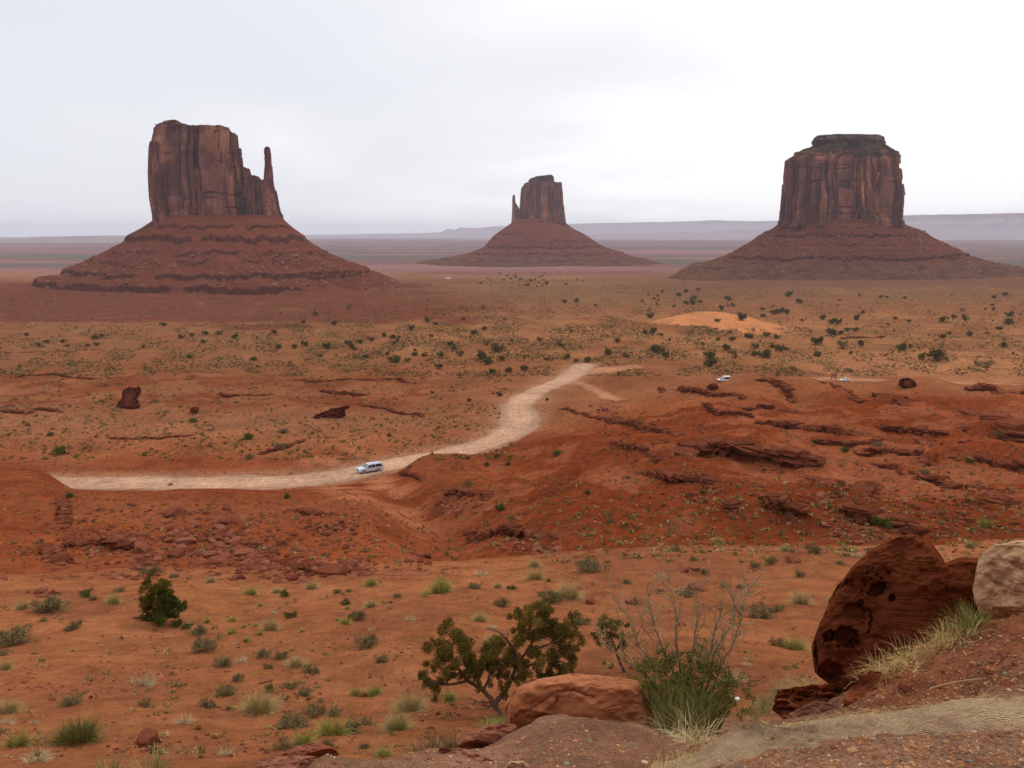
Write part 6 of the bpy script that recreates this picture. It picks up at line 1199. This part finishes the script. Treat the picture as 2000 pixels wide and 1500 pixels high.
def wheel(parent, x, y, r):
    s_ = 1 if y > 0 else -1; k = 24; th = np.arange(k) * 2 * math.pi / k
    def rings(rs_): 
        V = np.concatenate([np.stack([x + rr * np.cos(th), np.full(k, yy), r + rr * np.sin(th)], -1) for rr, yy in rs_]); return V, grid_faces(len(rs_), k, True)
    V, q = rings([(r * .62, y - .12 * s_), (r * .97, y - .12 * s_), (r, y - .06 * s_), (r, y + .06 * s_), (r * .95, y + .115 * s_), (r * .62, y + .12 * s_)])
    w_ = mesh('wheel', V, q, tyre_m, parent, None, True)
    V, q = rings([(r * .64, y + .10 * s_), (r * .60, y + .125 * s_), (r * .5, y + .09 * s_), (r * .16, y + .085 * s_), (r * .13, y + .12 * s_), (.005, y + .12 * s_)]); mesh('rim', V, q, rim_m, w_, None, False)
def pane(parent, pts, mat, name='window', th_=.012):
    P = np.array(pts, float); n_ = np.cross(P[1] - P[0], P[2] - P[0]); n_ /= np.linalg.norm(n_); k = len(P)
    return mesh(name, np.r_[P + n_ * th_, P - n_ * .02], [np.arange(k)[None, :], (np.arange(k) + k)[None, ::-1], grid_faces(2, k, True)[:, ::-1]], mat, parent, None, False)
def arches(mb, xs_, w, r, c=(1, 1, 1)):
    for x in xs_:
        for s_ in (-1, 1):
            th = np.linspace(0, math.pi, 13); V = []
            for rr in (r * 1.12, r * 1.24): V += [(x + rr * math.cos(a_), s_ * (w + .012), r + rr * math.sin(a_)) for a_ in th]
            mb.add(V, grid_faces(2, 13) if s_ < 0 else grid_faces(2, 13)[:, ::-1], c=c)
def side_windows(root, spans, w, belt, tum, z0, z1, mat=None):
    for (xa, xb, xc, xd) in spans:          # bottom a..b, top d..c
        for s_ in (-1, 1):
            y0 = s_ * (w - tum * max(0, z0 - belt) + .004); y1 = s_ * (w - tum * (z1 - belt) + .004); P = [(xa, y0, z0), (xb, y0, z0), (xc, y1, z1), (xd, y1, z1)]
            pane(root, P if s_ < 0 else P[::-1], mat or glass)
def suv(root, paint, Lh=2.82, w=1.0, H=1.93):
    mb = MB(); belt = 1.12; tum = .2
    prism(mb, [(-2.75, .42), (2.62, .38), (2.82, .52), (2.84, .92), (2.72, 1.06), (1.35, 1.19), (.55, 1.86), (.2, 1.93), (-2.35, 1.93), (-2.62, 1.85), (-2.82, 1.15), (-2.84, .6)], w, belt, tum)
    arches(mb, (1.75, -1.62), w, .39); fin(mb, 'body', paint, root)
    for x in (1.75, -1.62):
        for y in (-.93, .93): wheel(root, x, y, .39)
    for x in (1.75, -1.62):                                   # dark wheel wells
        m_ = MB()
        for s_ in (-1, 1):
            th = np.linspace(0, math.pi, 13); m_.add([(x + .44 * math.cos(a_), s_ * (w + .006), .39 + .44 * math.sin(a_)) for a_ in th] + [(x, s_ * (w + .006), .39)], None, [(i_, i_ + 1, 13) if s_ > 0 else (i_ + 1, i_, 13) for i_ in range(12)])
        mesh('wheel_well', np.concatenate(m_.V), [np.concatenate(m_.Ft)], dark_m, root, None, False)
    side_windows(root, [(.98, .12, .05, .50)], w, belt, tum, 1.2, 1.74); side_windows(root, [(.02, -.88, -.88, -.05)], w, belt, tum, 1.2, 1.76); side_windows(root, [(-1.05, -2.55, -2.42, -1.05)], w, belt, tum, 1.24, 1.76)
    pane(root, [(1.36, .86, 1.22), (1.36, -.86, 1.22), (.62, -.78, 1.83), (.62, .78, 1.83)], wind, 'windscreen', .02); pane(root, [(-2.80, -.8, 1.25), (-2.80, .8, 1.25), (-2.66, .74, 1.75), (-2.66, -.74, 1.75)], glass, 'rear_window', .02)
    m_ = MB(); m_.box((2.80, -.55, .62), (2.87, .55, .95)); fin(m_, 'grille', dark_m, root)
    m_ = MB(); m_.box((2.70, -.95, .36), (2.90, .95, .56), top=(.9, .98)); fin(m_, 'front_bumper', paint, root); m_ = MB(); m_.box((-2.92, -.95, .42), (-2.74, .95, .66)); fin(m_, 'rear_bumper', paint, root)
    for s_ in (-1, 1):
        m_ = MB(); m_.box((2.66, min(s_ * .60, s_ * .96), .74), (2.87, max(s_ * .60, s_ * .96), .96)); fin(m_, 'headlight', lamp_m, root)
        m_ = MB(); m_.box((-2.87, min(s_ * .84, s_ * .97), .95), (-2.76, max(s_ * .84, s_ * .97), 1.4)); fin(m_, 'tail_light', red_m, root)
        m_ = MB(); m_.box((.86, min(s_ * 1.0, s_ * 1.2), 1.14), (1.02, max(s_ * 1.0, s_ * 1.2), 1.36)); fin(m_, 'wing_mirror', paint, root)
        m_ = MB(); m_.tube([(.2, s_ * .66, 1.95), (.0, s_ * .66, 2.0), (-2.1, s_ * .66, 2.0), (-2.3, s_ * .66, 1.95)], .025, 6); fin(m_, 'roof_rail', dark_m, root)
        m_ = MB(); m_.box((-1.1, min(s_ * 1.0, s_ * 1.03), .34), (1.2, max(s_ * 1.0, s_ * 1.03), .44)); fin(m_, 'sill', dark_m, root)
def park(name, u, v, ang, dmin, sink=.02):
    p = place(u, v, dmin); p[2] = float(zat(p[0], p[1])) - sink; return empty(name, p, ang)
HS = math.atan2(-11.5, -17.0)
c1 = park('passenger_wagon', 722, 921, HS, 150); suv(c1, paint_s); tag(c1, 'silver-white long passenger wagon driving on the pale dirt road', 'car')
zs_ = [float(zat(c1.location.x + k * math.cos(HS), c1.location.y + k * math.sin(HS))) for k in (-1.7, 1.7)]; c1.rotation_euler = (0, -math.atan2(zs_[1] - zs_[0], 3.4), HS)
# open sightseeing truck
c2 = park('tour_truck', 1413, 745, math.radians(188), 290); mb = MB()
prism(mb, [(-.1, .5), (2.4, .5), (2.7, .6), (2.72, .98), (2.5, 1.1), (1.45, 1.18), (1.0, 1.72), (.2, 1.75), (-.1, 1.6)], .95, 1.15, .2); fin(mb, 'cab', paint_w, c2)
m_ = MB(); m_.box((-2.7, -.98, .62), (-.14, .98, .74)); m_.box((-2.7, -1.0, .74), (-.14, -.94, 1.05)); m_.box((-2.7, .94, .74), (-.14, 1.0, 1.05)); m_.box((-2.74, -.94, .74), (-2.68, .94, 1.05)); fin(m_, 'cargo_bed', paint_w, c2)
m_ = MB(); m_.box((-2.75, -1.05, 2.28), (.2, 1.05, 2.36), top=(.97, .95)); fin(m_, 'canopy', paint_w, c2)
for x in (-2.6, -.25):
    for y in (-.95, .95): m_ = MB(); m_.tube([(x, y, .74), (x, y, 2.28)], .03, 6); fin(m_, 'canopy_post', paint_w, c2)
for x in (-2.2, -1.5, -.8): m_ = MB(); m_.box((x, -.85, .75), (x + .4, .85, 1.15)); m_.box((x - .06, -.85, 1.15), (x + .03, .85, 1.7)); fin(m_, 'bench_seat', seat_m, c2)
for x in (1.75, -1.7):
    for y in (-.9, .9): wheel(c2, x, y, .38)
side_windows(c2, [(1.25, .1, .15, .95)], .95, 1.15, .2, 1.2, 1.62); pane(c2, [(1.46, .8, 1.2), (1.46, -.8, 1.2), (1.04, -.74, 1.68), (1.04, .74, 1.68)], glass, 'windscreen', .02)
m_ = MB(); m_.box((2.66, -.9, .46), (2.86, .9, .66)); fin(m_, 'front_bumper', dark_m, c2)
tag(c2, 'white open tour truck with a flat canopy over its rear benches', 'truck')
# small white saloon on the far road
c3 = park('white_car', 1650, 744, math.radians(186), 330); mb = MB(); belt = .88
prism(mb, [(-2.1, .32), (2.05, .3), (2.2, .45), (2.18, .7), (1.1, .88), (.35, 1.38), (-.9, 1.42), (-1.6, 1.0), (-2.15, .92), (-2.2, .5)], .86, belt, .3); arches(mb, (1.35, -1.3), .86, .31); fin(mb, 'body', paint_w, c3)
for x in (1.35, -1.3):
    for y in (-.8, .8): wheel(c3, x, y, .31)
side_windows(c3, [(.85, -.2, -.2, .3), (-.3, -1.3, -.9, -.3)], .86, belt, .3, .93, 1.32); pane(c3, [(1.08, .72, .92), (1.08, -.72, .92), (.38, -.6, 1.36), (.38, .6, 1.36)], glass, 'windscreen', .02); pane(c3, [(-1.62, -.7, 1.02), (-1.62, .7, 1.02), (-.93, .6, 1.4), (-.93, -.6, 1.4)], glass, 'rear_window', .02)
for s_ in (-1, 1): m_ = MB(); m_.box((2.05, min(s_ * .5, s_ * .8), .52), (2.2, max(s_ * .5, s_ * .8), .68)); fin(m_, 'headlight', lamp_m, c3)
tag(c3, 'small white saloon car on the far dirt road at the right', 'car')
# trail sign on two posts near the white car
p = place(1628, 742, 330); p[2] = float(zat(p[0], p[1])); sg = empty('roadside_sign', p, 0); tag(sg, 'brown wooden notice board on two posts beside the white saloon car', 'sign')
for x in (-1.05, 1.05): m_ = MB(); m_.box((x - .13, -.1, -.2), (x + .13, .1, 3.2)); fin(m_, 'post', wood_m, sg)
m_ = MB(); m_.box((-1.3, -.16, 2.0), (1.3, -.1, 2.9)); fin(m_, 'board', wood_m, sg); m_ = MB(); m_.box((-1.3, -.17, 1.1), (1.3, -.11, 1.6)); fin(m_, 'board', wood_m, sg)
for k, (u, v) in enumerate([(1590, 733), (1599, 734), (1608, 735), (1582, 731)]):
    p = place(u, v, 330); p[2] = float(zat(p[0], p[1])); m_ = MB(); m_.box((-.14, -.14, -.2), (.14, .14, 1.2), top=(.85, .85)); o = fin(m_, 'wooden_post', wood_m, None); o.location = p; tag(o, 'short dark wooden post left of the brown notice board, ' + ['second from the left', 'second from the right', 'rightmost', 'leftmost'][k], 'post', 'posts beside the far road')
# white camper far out on the plain
p = place(875, 545, 900); p[2] = float(zat(p[0], p[1])); cv = empty('white_camper', p, .2); m_ = MB(); m_.box((-6, -2, .6), (5, 2, 4.2), top=(.97, .95)); m_.box((5, -1.9, .6), (7, 1.9, 2.6), top=(.8, .9)); fin(m_, 'body', paint_w, cv)
m_ = MB(); m_.box((-4, -2.05, 2.4), (3, -1.98, 3.3)); fin(m_, 'window', glass, cv); m_ = MB()
for x in (-3.5, 5): m_.box((x - .6, -2.02, 0), (x + .6, 2.02, 1.1), top=(.8, 1))
fin(m_, 'wheel', tyre_m, cv); tag(cv, 'tiny white camper far off on the plain left of the middle butte', 'camper')
